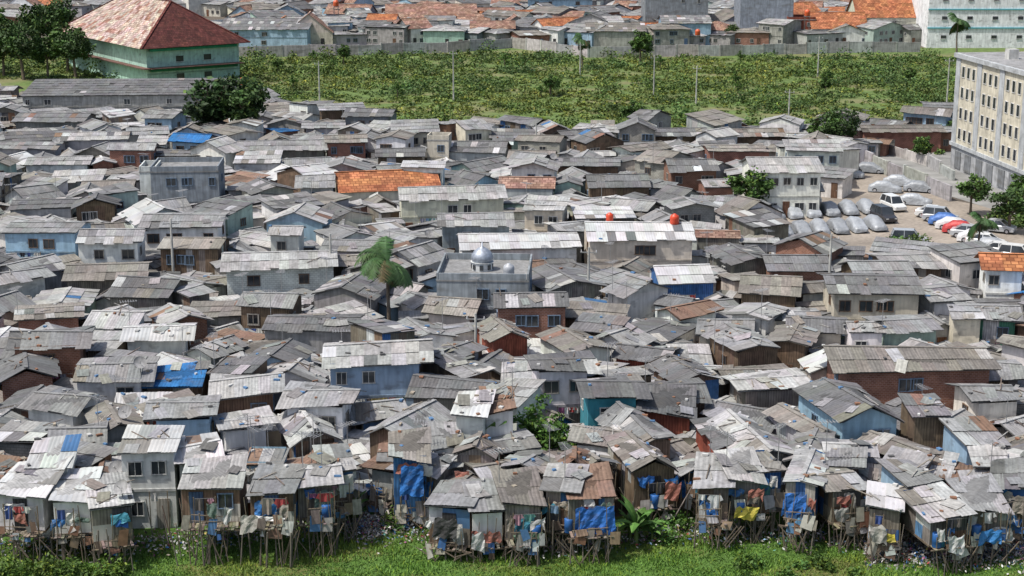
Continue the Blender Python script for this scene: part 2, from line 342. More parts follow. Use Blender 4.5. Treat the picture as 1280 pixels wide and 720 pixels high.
        Rf.box((0,0,h+.05),(w+.1,d+.1,.14),RC[rc],'concrete')
        for sx in(-1,1): Rf.box((sx*(hw-.05),0,h+.42),(.16,d,.6),tuple(x*.95 for x in wc),wm)
        for sy in(-1,1): Rf.box((0,sy*(hd-.05),h+.42),(w-.36,.16,.6),tuple(x*.95 for x in wc),wm)
    parts.append(("roof",Rf,(0,0,0)))
    if near and w>2.4:
        slots=[i for i in range(max(1,int(w/1.6)))]; random.shuffle(slots); ns=len(slots)
        xs=lambda i:-hw+w*(i+.5)/ns
        if not nodoor and h-fl>1.9:
            i=slots.pop(); dc=random.choice([(.14,.08,.05),(.06,.06,.06),(.08,.13,.22),(.36,.34,.3),(.2,.1,.06),(.04,.04,.04)])
            D=MB(); D.box((0,0,0),(.85,.07,min(2.0,h-fl-.15)),dc,'planks'); D.box((.3,-.05,0),(.05,.05,.12),(.5,.5,.5),'steel')
            parts.append(("door",D,(xs(i),-hd-.02,fl+min(2.0,h-fl-.15)/2+.01)))
        nw=min(len(slots),wins if wins is not None else random.choice((1,1,2,3,3)))
        fc=random.choice([(.5,.5,.48),(.14,.09,.06),(.14,.2,.28),(.3,.28,.25)])
        for q in range(nw):
            zz=[fl+1.35] if h-fl<4.2 else [fl+1.35,h-1.15]
            i=slots[q]
            for z in zz: parts.append(("window",windowmb(random.uniform(.7,1.2),min(.95,h-fl-1.1),fc),(xs(i),-hd-.02,min(z,h-.75))))
        if h>4.2 and fl==0 and not nodoor and wins is None: parts.append(("window",windowmb(.9,.9,fc),(random.uniform(-.3,.3)*w,-hd-.02,h-1.1)))
        if d>4:
            sx=1 if x<0 else -1
            Wd=windowmb(.8,.8,fc); M2=MB(); M2.merge(Wd,Matrix.Rotation(sx*math.pi/2,4,'Z')); parts.append(("window",M2,(sx*(hw+.02),random.uniform(-.2,.2)*d,max(fl+1.3,h-1.2))))
    if extra: parts+=extra
    M=Matrix.Translation((x,y,0))@Matrix.Rotation(rot,4,'Z')
    if merged is not None:
        for n_,b,l_ in parts: merged.merge(b,M@Matrix.Translation(l_))
        return
    wl=WN.get(wn,wn if wn in('brick','concrete') else wn+' walled')
    if not label:
        label=f"{wl} {'hut on stilts' if fl>0 else 'house'} with {RN[rc]} {'tiled' if tile else ('tarpaulin' if rc=='t' else 'corrugated') if rt!='flat' else 'flat'} roof"
    e=ob(name or ("stilt_hut" if fl>0 else "house"),None,None,(x,y,0),rot,label=label,category="hut" if fl>0 else "house",group="shacks and houses packed together")
    for n_,b,l_ in parts: ob(n_,b.mesh(n_),e,l_)
    roofs.append((x,y,h+rise,w,d,rot,h))
    return e
# ---------------- hand-surveyed houses: eave pixel u v, width px, depth m, eave h, roof type, roof colour, wall, rot, floor
HL="""
158 119 262 15 4.6 sf d concrete 3 0
60 152 90 9 3.6 gx d concrete -4 0
112 176 92 8 3.6 gx l grey 6 0
30 186 80 7 3.4 gx g grey 0 0
162 189 56 6 4.6 gx g brick 0 0
212 196 62 7 3.4 gx d wood -6 0
70 207 80 7 3.4 gx l white 5 0
230 216 90 9 6.2 flat g slate 4 0
184 216 26 6 6.0 flat l white 4 0
352 188 110 8 3.5 gx g greywood 6 0
320 205 60 7 3.4 sf l grey 0 0
433 178 52 6 4.4 gx b brick 8 0
458 146 60 8 4.2 gx d slate -8 0
405 160 50 6 3.2 gx g grey 5 0
547 176 32 4 5 flat l cream 0 0
590 190 80 8 3.4 gx d grey 0 0
500 196 60 7 3.4 gx d wood 4 0
488 238 128 11 3.6 gx o cream 12 0
528 210 56 4 5.6 sf w white 0 0
566 250 134 9 4.6 gx l cream 6 0
658 236 70 7 3.8 gx p grey 0 0
735 208 80 8 3.6 gx d wood -4 0
775 235 80 8 3.6 gx d wood 3 0
868 214 62 8 4.6 gx d brick 4 0
900 235 40 6 3.6 gx l brick 0 0
985 216 90 10 5.6 gx l white 3 0
1018 189 68 7 5.2 sf l white -4 0
925 190 80 7 3.8 gx b brick 4 0
1000 240 60 7 3.0 gx l concrete 3 0
850 170 70 7 3.2 gx d wood 0 0
945 170 70 7 3.2 gx b wood 0 0
1130 165 100 6 3.2 gx b brick 0 0
1060 163 60 6 3.2 gx d pink 0 0
802 300 135 10 4.8 gx w cream 2 0
650 312 150 9 3.6 gx w white 5 0
595 283 90 8 4.4 gx g slate 3 0
898 298 58 5 3.4 gx p greywood 0 0
350 336 140 9 4.4 gx l whiteblock 7 0
225 285 98 9 5.0 gx g white 3 0
134 305 80 7 5.0 gx g white 5 0
48 292 96 7 4.6 gx g blue -4 0
355 295 42 5 4.6 gx l white 0 0
235 312 80 6 4.4 gx b wood 0 0
50 262 80 8 3.6 gx d grey 6 0
130 350 100 9 3.4 gx b greywood 8 0
170 372 80 8 3.4 gx d greywood -9 0
60 400 80 8 3.6 gx b brick 14 0
58 434 88 7 4.8 gx g brick 8 0
34 476 70 7 3.8 gy d brick 18 0
195 426 80 7 4 gx w white 0 0
385 415 120 8 4.0 gx d concrete -3 0
425 372 80 8 3.6 gy d concrete -14 0
330 385 70 7 4.4 gx g wood 0 0
665 386 92 7 4.8 gx d brick 2 0
720 360 80 8 3.6 gy d greywood 22 0
560 392 60 7 3.4 gx b cream -12 0
135 475 88 7 4.2 gx g white 0 0
215 485 72 6 3.4 sf t wood 3 0
468 455 120 8 5.2 gx l blue 4 0
705 466 70 6 5.2 gx d white 8 0
766 500 70 7 4.8 gx d cyan 5 0
832 518 70 6 3.8 sf d red 0 0
848 500 80 6 4.0 gx d wood 7 0
640 425 52 6 4.2 gy b red 18 0
740 440 64 7 3.6 gy b white 24 0
905 420 70 7 3.6 gx g cream -10 0
950 440 64 7 3.8 gy g wood 20 0
985 430 50 6 3.8 gy b wood -18 0
1150 464 190 10 4.8 gx b brick 0 0
1110 350 76 8 3.4 gx g wood 6 0
1097 368 112 9 5.0 gx d cream 0 0
1000 338 76 7 3.2 gx d brick 2 0
1145 336 76 8 3.6 gx l wood 6 0
1257 337 50 6 5.0 gx o white -8 0
555 500 90 8 3.8 gx d greywood -9 0
305 495 80 7 4.2 gx l wood 8 0
392 510 80 7 4.8 gx g white -6 0
228 527 76 7 4.6 gx g blue 6 0
395 552 60 6 3.6 gy l patch 20 0
60 515 70 7 3.8 gx g white -12 0
150 540 56 7 3.6 gy b concrete 22 0
95 565 60 7 3.6 gx g zinc 12 0
875 478 66 7 3.6 gy d wood 18 0
970 490 84 7 3.6 gx l greywood 8 0
1020 415 70 7 3.8 gx d cream -9 0
1085 418 46 5 4.4 gx l white 0 0
1140 415 76 7 3.6 gx g mint 9 0
1240 400 66 7 4.2 gx g green -9 0
1190 378 50 7 4 gx g white 12 0
860 355 74 8 3.6 gx w deepblue 0 0
945 328 64 7 3.4 gy d greywood 18 0
960 370 74 8 3.6 gx b wood -12 0
1165 522 50 5 4.6 sf d wood 4 0
1090 528 84 9 4.4 gy d blue 14 0
1210 400 40 5 4.4 sf g cream 0 0
965 575 66 9 3.8 gy l greywood 14 0
1003 582 48 8 3.6 gy g wood -18 0
920 560 50 6 3.6 gy d red 12 0
1235 560 60 6 3.8 sf g blue 10 0
1160 578 54 6 3.4 gy b patch 30 0
745 560 60 6 3.4 gx b white -12 0
586 520 40 5 5.6 sf w white 0 0
625 516 36 5 5.4 sf r white 6 0
480 545 62 7 4.2 gy g wood -30 0
560 562 44 5 4.0 sf g white 0 0
650 570 44 6 3.6 gx g wood 14 0
700 600 44 5 3.6 gx b wood -10 0
183 566 76 6 5.2 sf w white 3 0
250 578 60 6 4.4 gx w grey 16 0
60 588 56 6 4.6 sf w white 6 0
600 470 50 8 4.0 gy g wood 34 0
540 455 46 7 3.8 gy d wood -28 0
820 555 54 8 4.0 gy d wood 18 0
1250 505 60 7 4.2 gx g cream 8 0
1035 545 44 7 3.6 gy b zinc 24 0
1250 475 54 7 3.4 gx g wood -8 0
22 622 70 7 4.1 sf w white -4 1.9
88 630 56 7 3.8 sf w white 6 1.8
140 638 60 8 3.7 sf l patch 18 1.7
262 614 84 6 4.5 sf l wood 3 2.4
338 618 66 6 4.4 sf g wood -3 2.5
394 608 54 6 4.4 gx l greywood 10 2.3
424 592 34 5 4.4 sf b wood 16 2.0
512 572 52 5 4.9 sf b deepblue 4 1.0
560 638 64 6 3.2 sf g wood -12 .9
610 644 40 5 3.0 sf g white 8 1.0
655 632 56 6 3.6 sf b greywood 9 1.4
700 614 38 5 4.2 sf l patch -10 1.6
740 622 68 6 4.0 sf r patch 5 1.8
820 590 64 7 3.8 gy b wood 14 1.4
892 612 48 6 3.8 sf g patch -9 1.8
934 602 44 5 4.1 sf l greywood 7 1.9
962 590 30 5 4.3 sf b deepblue 12 1.9
1000 606 48 7 4.2 gy g deepblue -18 1.8
1062 612 50 6 3.9 gx b patch 15 1.7
1106 640 42 4 3.2 sf w patch -14 1.3
1190 646 62 6 3.6 sf l greywood 14 1.8
1238 640 60 6 3.4 sf g patch 4 1.7
1155 606 42 5 4.0 sf g blue 20 1.5
1264 612 44 6 3.8 sf g patch -16 1.5
"""
hand=[]
for ln in HL.strip().splitlines():
    a=ln.split(); u,v,wp,d,h=map(float,a[:5]); rt,rc,wn=a[5:8]; rot=R(float(a[8])); fl=float(a[9])
    X,Y=G(u,v,h); s=F/depth(Y,h); wm_=max(1.8,wp/s-.55); oh=.3
    if rt!='gy': d=d*(.6 if Y<135 else .74)
    else: d=d*.8
    if rot==0: rot=R(random.uniform(-8,8))
    cx=X-math.sin(rot)*(d/2+oh); cy=Y+math.cos(rot)*(d/2+oh)
    hand.append((cx,cy,wm_,d,h,rot,rt,rc,wn,fl,u,v,wp))
    mark(cx,cy,wm_,d,rot)
def strip_v(u): return float(np.interp(u,[-200,200,430,520,700,860,1000,1100,1400],[672,672,648,658,676,655,662,668,684]))
u=-30
while u<1330:
    v=strip_v(u)-random.uniform(2,26); X,Y=G(u,v); ww=random.uniform(1.5,2.6); dd=random.uniform(1.8,2.8); r_=R(random.uniform(-34,34))
    if overlap(X,Y+dd/2,ww,dd,r_)<.4 and not 430<u<485 and not 775<u<870:
        fl=random.uniform(.8,2.0); hand.append((X,Y+dd/2,ww,dd,fl+random.uniform(1.5,2.3),r_,random.choice(('sf','sf','gx','gy')),random.choice('glbrgbl'),random.choice(('patch','patch','wood','greywood','white','zinc','deepblue','blue')),fl,u,v-45,40)); mark(X,Y+dd/2,ww,dd,r_)
    u+=11
for q in hand:
    x,y,w_,d,h,rot,rt,rc,wn,fl=q[:10]
    near=2 if y<145 else 1
    house(x,y,w_,d,h,rot,rt,rc,wn,fl,near,pitch=(.4 if rc=='o' else .24 if w_>9 else None),patchy=.6 if y<112 else .3,sag=2.6 if y<125 else 1)
post=MB(); post.cyl((0,0,0),(0,0,1),.05,.04,6,(.17,.145,.12),'bark'); POST=post.mesh("stilt")
def tarpmesh(w,h,col,mat='tarp'):
    b=MB(); nx,nz=max(4,int(w/.2)),max(4,int(h/.22)); ph=random.random()*6; rg=[random.uniform(-.3,.35) for _ in range(nx+1)]; rt_=[random.uniform(-.2,.05) for _ in range(nx+1)]
    for i in range(1,nx): rg[i]=(rg[i]+rg[i-1])/2
    sk=random.uniform(-.2,.2)
    def P(i,j): return (w*(i/nx-.5)*(1-.12*(j/nz)*math.sin(ph*2))+sk*j/nz+random.uniform(-.03,.03),-.08-.13*abs(math.sin(i*1.1+ph+j*.5))*(.3+j/nz)-.05*random.random(),-h*j/nz+(rg[i] if j==nz else rt_[i] if j==0 else 0))
    g=[[P(i,j) for j in range(nz+1)] for i in range(nx+1)]
    for i in range(nx):
        for j in range(nz): b.face([g[i][j+1],g[i+1][j+1],g[i+1][j],g[i][j]],jit(col,.06),mat)
    return b.mesh("tarpaulin")
huts=[o for o in COL.objects if o.name.startswith("stilt_hut")]
TC=[(.03,.13,.38),(.04,.17,.42),(.5,.5,.48),(.45,.45,.43),(.12,.17,.14),(.06,.24,.32),(.55,.54,.5),(.32,.31,.28),(.22,.2,.17),(.05,.15,.36),(.3,.12,.09),(.25,.22,.18)]
special={740:((.03,.13,.42),2.3,1.8),934:((.5,.42,.07),1.5,.8),1106:((.5,.42,.06),1.1,.6),512:((.03,.14,.4),1.4,2.0),1000:((.03,.13,.4),1.3,1.4),655:((.12,.2,.13),1.8,1.0),1238:((.04,.18,.42),1.3,.9),1190:((.6,.6,.58),1.1,1.1),338:((.7,.7,.68),2.2,.45),560:((.05,.05,.05),1.4,1.2)}
for e,hh in zip(huts,[q for q in hand if q[9]>0]):
    x,y,w_,d,h,rot,rt,rc,wn,fl=hh[:10]; hw,hd=w_/2,d/2
    n=max(4,int(w_/.5)); pf=random.uniform(.2,1.2)
    for i in range(n+1):
        for yy in (-hd-pf+.1,-hd+.2,hd-.2):
            xx=-hw+w_*i/n+random.uniform(-.25,.25)
            if random.random()<.18: continue
            o=ob("stilt",POST,e,(xx,yy+random.uniform(-.2,.2),-.25)); o.scale=(random.uniform(.6,1.25),)*2+(fl+.15+(random.uniform(0,1.5) if yy<-hd-.1 and random.random()<.5 else 0),)
            o.rotation_euler=(random.uniform(-.1,.1),random.uniform(-.16,.16),random.random()*3)
    b=MB()
    for i in range(int(w_/.2)):
        if random.random()<.12: continue
        b.box((-hw+.11+i*.2,-hd-pf/2,fl-.02+random.uniform(-.04,.04)),(.17,pf+random.uniform(-.4,.4),.04),jit((.19,.16,.125),.4),'timber',Matrix.Rotation(random.uniform(-.08,.08),3,'Z'))
    b.beam((-hw-.2,-hd-pf+.1,fl-.1),(hw+.2,-hd-pf+.1,fl-.16),.08,(.13,.1,.075),'timber')
    for _ in range(7):
        xx=random.uniform(-hw,hw); b.beam((xx,-hd-pf,random.uniform(.0,.5)),(xx+random.uniform(-1.2,1.2),-hd-pf+.05,fl-.1),.05,(.15,.12,.09),'timber')
    ob("platform",b.mesh("platform"),e)
    b=MB()
    for k_ in range(random.choice((1,2))):
        z=fl+.45+.4*k_; b.beam((-hw*random.uniform(.4,1),-hd-pf+.08,z+random.uniform(-.1,.1)),(hw*random.uniform(.3,1),-hd-pf+.08,z+random.uniform(-.12,.12)),.045,(.2,.16,.12),'timber')
    for i in range(5):
        xx=-hw+w_*i/4+random.uniform(-.3,.3); b.beam((xx,-hd-pf+.1,fl),(xx+random.uniform(-.2,.2),-hd-pf+.1,fl+random.uniform(.6,2.2)),.045,(.17,.14,.1),'timber')
    for _ in range(random.randint(3,8)):
        xx=random.uniform(-hw,hw*.8); ww=random.uniform(.25,.75); hh_=random.uniform(.3,1.0); c=jit(random.choice(PATCHC),.2); y_=-hd-pf+.02-random.random()*.08
        z=fl-.3+random.uniform(-.5,.6); t=random.uniform(-.2,.2)
        b.face([(xx,y_,z),(xx+ww,y_,z+t),(xx+ww-t,y_+.1,z+hh_),(xx-t,y_+.1,z+hh_)],c,random.choice(('planks','corrugated','cloth')))
    ob("railing",b.mesh("railing"),e)
    sp_=special.get(int(hh[10]))
    for q in range(random.choice((1,2,3,3))):
        tw=random.uniform(.4,1.3); ob("tarpaulin",tarpmesh(tw,random.uniform(.5,1.3),random.choice(TC)),e,(random.uniform(-.9,.9)*hw,-hd-.06-.04*q-(random.random()*pf if random.random()<.4 else 0),h-.05-random.uniform(0,1.0)),random.uniform(-.2,.2))
    if sp_ and hh[12]!=40: ob("tarpaulin",tarpmesh(sp_[1],sp_[2],sp_[0]),e,(random.uniform(-.2,.2),-hd-.3-pf*.4,h-.35 if sp_[2]>1.1 else fl+.75))
# ---------------- procedural infill of the settlement
POLY=[(-170,672),(200,668),(420,648),(520,650),(700,668),(860,648),(1000,645),(1120,650),(1450,680),(1450,374),(1200,368),(1128,348),(960,342),(942,262),(955,246),(1040,242),(1066,204),(1060,196),(1200,188),(1200,170),(1100,178),(1040,170),(990,184),(900,176),(840,186),(760,178),(700,192),(620,180),(560,190),(480,186),(430,160),(360,152),(290,134),(-170,128)]
def inside(u,v,P=POLY):
    c=False; n=len(P)
    for i in range(n):
        a,b=P[i],P[(i+1)%n]
        if (a[1]>v)!=(b[1]>v) and u<(b[0]-a[0])*(v-a[1])/(b[1]-a[1])+a[0]: c=not c
    return c
KEEP=[(487,424,3.0),(930,262,5),(275,176,5),(305,176,4),(1215,262,3),(605,590,2.4),(680,590,3),(693,592,2.5)]
for u,v,r in KEEP:
    X,Y=G(u,v); mark(X,Y,r,r,0)
mX,mY=G(606,352,5.6); ms=F/depth(mY,5.6)
mark(mX,mY+4,115/ms,8,R(-3))
LM=[(q[10],q[11],q[12],q[4],q[1]) for q in hand]+[(606,352,117,5.6,mY+3),(487,395,40,1.5,G(487,424)[1])]
def clearh(X,Y,w_,d,h,rise):
    """lower a small shack until the surveyed house behind it still shows its wall"""
    s=F/depth(Y,h); u,_=PX(X,Y,h); du=w_*s/2
    for _i in range(8):
        vt=PX(X,Y,h+rise)[1]; bad=False
        for (lu,lv,lw,lh,ly) in LM:
            if ly>Y+1 and abs(lu-u)<lw/2+du-6:
                wallpx=lh*F/depth(ly)*.95; need=lv+wallpx*(.65 if lh>4.3 else .35)
                if lv-5<vt<need or (vt<lv and Y<ly and PX(X,Y,0)[1]>lv and vt>lv-60): bad=True;break
        if not bad: return h
        h-=.3
        if h<2.0: return 2.0 if PX(X,Y,2.0+rise)[1]>=need-wallpx*.35 else None
    return h
fill=[]
def attempt(X,Y,w_,d,rot,tol,kind,grow=0):
    u,v=PX(X,Y)
    if not inside(u,v): return
    if overlap(X,Y,w_,d,rot,grow)>tol: return
    if kind=='main': h=random.choice((2.8,3.1,3.4,3.8,4.3,4.9 if Y>115 else 3.8))+random.uniform(-.2,.2)
    elif kind=='mid': h=random.uniform(2.3,3.5)
    else: h=random.uniform(1.8,2.6)
    h=clearh(X,Y,w_,d,h,d*.12)
    if h is None: return
    mark(X,Y,w_,d,rot); fill.append((X,Y,w_,d,rot,h))
def rotf(X,Y): return R(12*math.sin(X/15+1)+12*math.sin(Y/10+X/24)+random.uniform(-11,11)+(random.choice((0,0,22,-22,42,-42)) if Y<190 else random.choice((0,0,20,-20,32,-32))))
Y=96.0
while Y<288:
    X=-.40*Y+random.uniform(0,3)-8
    while X<.40*Y+8:
        if Y>150: w_=random.uniform(3.6,7);d=random.uniform(3.6,5.6)
        elif Y>125: w_=random.uniform(3.0,5.6);d=random.uniform(3.0,4.8)
        else: w_=random.uniform(2.4,4.4); d=random.uniform(2.6,4.2)
        attempt(X+w_/2,Y+random.uniform(-1.2,1.2),w_,d,rotf(X,Y),.08,'main',.7); X+=w_*random.uniform(.4,.65)
    Y+=2.0
for kind,wmin,wmax,dmin,dmax,st,tol in(('mid',2.2,4.0,2.2,3.6,1.4,.14),('low',1.4,2.6,1.4,2.4,1.0,.2)):
    Y=96.0
    while Y<288:
        X=-.40*Y-8
        while X<.40*Y+8:
            attempt(X+random.uniform(-.4,.4),Y+random.uniform(-.3,.3),random.uniform(wmin,wmax),random.uniform(dmin,dmax),rotf(X,Y),tol,kind); X+=st
        Y+=st
def vis(q): 
    u,v=PX(q[0],q[1],3); return -40<u<1320
fill.sort(key=lambda q:(0 if vis(q) else 1,-q[2]*q[3]/depth(q[1])**2))
budget=345-len(hand)
def rpick(Y):
    r=random.random()
    return 'g' if r<.38 else 'd' if r<.56 else 'l' if r<.78 else 'b' if r<.93 else 'w' if r<.975 else 'r' if r<.995 else 't'
def wpick(Y):
    if Y<125: return random.choice(('wood','greywood','patch','patch','patch','zinc','white','white','deepblue','block','greywood','red','cream','patch','grey','blue','white'))
    return random.choice(('white','white','white','white','cream','cream','grey','concrete','brick','wood','greywood','zinc','mint','blue','white','block','patch','white','concrete'))
for i,(X,Y,w_,d,rot,h) in enumerate(fill):
    rt=random.choices(('gx','sf','gy','sb'),(30,22,42,6))[0] if Y>135 else random.choices(('gx','sf','gy','sb'),(22,26,46,6))[0]
    near=2 if Y<135 else 1
    if i<budget: house(X,Y,w_,d,h,rot,rt,rpick(Y),wpick(Y),0,near,sag=2.6 if Y<125 else 1.6,patchy=.5 if Y<125 else .3)
    else: house(X,Y,w_,d,h,rot,rt,rpick(Y),wpick(Y),0,1,merged=bigstuff,sag=1.5)
print("HOUSES hand",len(hand),"fill",len(fill))
# ---------------- quarter beyond the field
far=MB()
def farok(X,Y):
    u,v=PX(X,Y)
    if u<300: return v<38 and not(60<u<300 and v>20)
    return v<(57 if u<1150 else 48)
Y=392.0
while Y<640:
    X=-.36*Y-10
    while X<.36*Y+10:
        w_=random.uniform(5,12); d=random.uniform(6,11)
        if farok(X+w_/2,Y):
            u_=PX(X,Y)[0]; h=random.choice((2.6,3.0,3.4,3.6,4,4.4,5.5)) ; r=random.random(); po=.2 if (440<u_<640 or 960<u_<1150) else .05
            rc='o' if r<po*.5 else 'p' if r<po+.04 else rpick(Y)
            if rc in 'rw':rc='b'
            rt=random.choices(('gx','gy','hip','flat','sf'),(38,24,18,5,16))[0]
            house(X+w_/2,Y+random.uniform(-3,3),w_,d,h,R(random.uniform(-40,40)),rt,rc if rc!='t' else 'g',random.choice(('white','cream','grey','concrete','white','grey','concrete','mint','blue','brick','slate')),0,1 if rt!='flat' else 0,merged=far,pitch=random.uniform(.35,.6) if rc in 'op' else None,sag=2)
        X+=w_*random.uniform(.7,1.0)
    Y+=6.0
ob("houses",bigstuff.mesh("houses"),label="mass of smaller grey roofed houses packed in rows",category="houses",kind="stuff")
ob("houses",far.mesh("houses"),label="mass of tiled and grey roofed houses behind the concrete wall",category="houses",kind="stuff")
def hh(u,vb,wp,d,h,rt,rc,wn,rot,label,**k):
    X,Y=G(u,vb); s=F/depth(Y); ww=wp/s; r=R(rot)
    return house(X-math.sin(r)*d/2,Y+math.cos(r)*d/2,ww,d,h,r,rt,rc,wn,0,1,label=label,**k)
hh(957,54,66,12,14,'flat','g','slate',0,"tall slate grey concrete block behind the boundary wall",wins=3)
hh(845,50,78,14,11,'flat','g','slate',0,"broad blue grey concrete building behind the boundary wall")
hh(1112,54,82,14,6.5,'gx','o','cream',0,"house with bright orange tiled roof and cream walls",pitch=.7)
hh(1048,56,66,10,4.2,'gx','o','white',0,"low house with orange tiled roof beside the wall",pitch=.7)
hh(1001,55,34,8,6,'flat','l','red',0,"small red painted building with flat roof")
hh(858,57,60,12,5.5,'gx','g','blue',0,"pale blue walled house with grey gabled roof")
hh(540,44,110,16,3.6,'gx','p','cream',4,"long low house under patched orange tile roof",pitch=.5)
hh(640,20,90,14,8,'flat','l','white',0,"white concrete building with a flat roof")
hh(455,14,90,14,7,'gx','g','white',0,"long white house with grey gabled roof")
hh(700,30,80,12,7,'gx','d','blue',0,"blue walled house with dark grey gabled roof")
hh(330,60,110,14,4.5,'gx','d','blue',-4,"low blue walled house with dark corrugated roof")
hh(395,56,80,12,4.5,'gx','l','grey',4,"low grey house with pale corrugated roof")
hh(500,56,90,12,4.2,'gx','d','concrete',0,"concrete house with long dark roof by the wall")
hh(770,60,70,12,4.0,'gx','b','concrete',0,"concrete house with brown roof by the wall")
gx=[]
for zz,c in((3.4,(.03,.2,.11)),(7.4,(.04,.28,.17))):
    for yy,ww in((-22.8,18.6),(22.8,18.6)): 
        b=MB(); b.box((0,0,0),(ww,.7,.5),c,'plaster'); gx.append(("floor_band",b,(0,yy,zz)))
    for xx in(-9.3,9.3):
        b=MB(); b.box((0,0,0),(.7,45,.5),c,'plaster'); gx.append(("floor_band",b,(xx,0,zz)))
b=MB()
for sx,sy,lx,ly in((-10.3,0,2.4,49),(0,-23.8,20,2.4)): b.box((sx,sy,3.9),(lx,ly,.15),(.2,.12,.1),'tile')
gx.append(("lower_eave",b,(0,0,0)))
for st in range(2):
    for i in range(10):
        b=MB(); b.box((0,0,0),(.12,2.2,1.3),(0,0,0),'glass'); b.box((-.06,0,-.75),(.2,2.5,.12),(.5,.55,.5),'plaster'); gx.append(("window",b,(-9.02,-20+i*4.4,1.9+3.5*st)))
    for i in range(2):
        b=MB(); b.box((0,0,0),(1.6,.12,1.1),(0,0,0),'glass'); b.box((0,-.06,-.65),(1.9,.2,.12),(.5,.55,.5),'plaster'); gx.append(("window",b,(-3+i*6,-22.52,1.9+3.5*st)))
WC['greenwall']=('plaster',(.45,.64,.53)); WN['greenwall']='green'; RC['m']=(.11,.036,.03)
house(-77,342,20,45,8,R(35),'hip','m','greenwall',0,1,label="two storey green school with hipped tan and maroon tile roof",name="school_building",oh=1.8,extra=gx,nodoor=True,wins=0,pitch=.8,leftcode='k')
def place_building():
    hx=MB(); cream=(.58,.54,.43); grey=(.42,.44,.45)
    L,Dp,Ht=46,22,15.8
    hx.box((0,0,3.5+(Ht-3.5)/2),(Dp,L,Ht-3.5),cream,'plaster',nobot=True); hx.box((0,0,1.75),(Dp-.04,L-.04,3.5),(.4,.41,.42),'concrete',nobot=True)
    e=ob("hotel",None,None,(63+Dp/2+2.6,228.5-L/2,0),R(7),label="five storey cream hotel with grey bands and small windows",category="hotel")
    ob("wall",hx.mesh("wall"),e)
    b=MB(); b.box((0,0,Ht+.3),(Dp+.7,L+.7,.6),grey,'plaster'); b.box((0,0,Ht+.62),(Dp-.5,L-.5,.08),(.3,.3,.3),'concrete')
    b.box((0,0,3.6),(Dp+.5,L+.5,.5),grey,'plaster')
    ob("cornice",b.mesh("cornice"),e)
    for i in range(7):
        b=MB(); b.box((0,0,0),(.14,1.5,Ht-3.9),grey,'plaster'); ob("grey_band",b.mesh("grey_band"),e,(-Dp/2-.03,min(L/2-.75,-L/2+.8+i*7.4),3.87+(Ht-3.9)/2))
    wb=MB(); wb.box((0,0,0),(.06,.8,1.45),(0,0,0),'glass'); 
    for z in(-.76,.76): wb.box((-.02,0,z),(.08,1.0,.08),(.62,.62,.6),'plaster')
    for yv in(-.44,.44): wb.box((-.02,yv,0),(.07,.07,1.44),(.62,.62,.6),'plaster')
    wme=wb.mesh("window")
    db=MB(); db.box((0,0,0),(.15,2.0,2.4),(.2,.21,.22),'concrete'); dme=db.mesh("shutter")
    for i in range(6):
        y0=-L/2+.8+i*7.4
        for dy in(1.9,3.7,5.5):
            if y0+dy<L/2-.8:
                for s in range(4): ob("window",wme,e,(-Dp/2-.03,y0+dy,5.3+s*2.9))
        for dy in(2,5.5):
            if y0+dy<L/2-1.4: ob("shutter",dme,e,(-Dp/2-.03,y0+dy,1.6))
    f2=MB(); f2.merge(wb,Matrix.Rotation(math.pi/2,4,'Z')); f2=f2.mesh("window")
    for i in range(5):
        for s in range(4): ob("window",f2,e,(-8+i*4,-L/2-.03,5.3+s*2.9))
    b=MB()
    for i in range(5): b.box((-7+i*3.2,14-i*2,Ht+1.3),(1.4,1.4,1.4),(.5,.5,.48),'concrete')
    ob("roof_unit",b.mesh("roof_unit"),e)
place_building()
X,Y=G(1158,60); b=MB(); b.box((22,10,8),(44,20,16),(.78,.79,.79),'plaster',nobot=True)
e=ob("factory_building",None,None,(X,Y,0),0,label="large white flat roofed building with teal stripes",category="building"); ob("wall",b.mesh("wall"),e)
for z in(4.9,9.4):
    b=MB(); b.box((22,-.1,z),(44.2,.3,.3),(.12,.42,.5),'paint'); ob("stripe",b.mesh("stripe"),e)
b=MB(); b.box((22,10,16.2),(44.6,20.6,.5),(.6,.6,.6),'concrete'); ob("roof",b.mesh("roof"),e)
wb=MB(); wb.box((0,0,0),(1.3,.12,.8),(0,0,0),'glass'); wb.box((0,-.05,-.46),(1.5,.16,.1),(.6,.6,.6),'plaster'); wm_=wb.mesh("window")
for i in range(7):
    for s in range(3): ob("window",wm_,e,(4+i*6.2,-.04,2.7+s*4.6))
# mosque
mx=[]
b=MB(); b.revolve([(.95,0),(.95,.75),(1.08,.8)],14,(.6,.62,.62),'plaster'); mx.append(("drum",b,(-.3,0,5.7)))
house(mX,mY+4,115/ms,8,5.6,R(-3),'flat','g','slate',0,1,label="slate grey mosque block with silver dome on its roof",name="mosque",extra=mx,nodoor=True,wins=2)
mo=[o for o in COL.objects if o.name=="mosque"][0]
b=MB(); b.revolve([(.9,0),(1.02,.28),(.98,.6),(.76,.95),(.38,1.22),(.09,1.36),(.04,1.8)],20,(.36,.4,.46),'steel'); ob("dome",b.mesh("dome",True),mo,(-.3,0,6.5))
for a in range(8): 
    b=MB(); an=a*math.pi/4; b.box((.96*math.cos(an),.96*math.sin(an),0),(.1,.32,.45),(0,0,0),'glass',Matrix.Rotation(an,3,'Z')); ob("drum_window",b.mesh("drum_window"),mo,(-.3,0,6.08))
b=MB(); b.box((0,0,0),(6.6,.2,.25),(.28,.31,.35),'concrete'); ob("ledge",b.mesh("ledge"),mo,(0,-4.05,3.2))
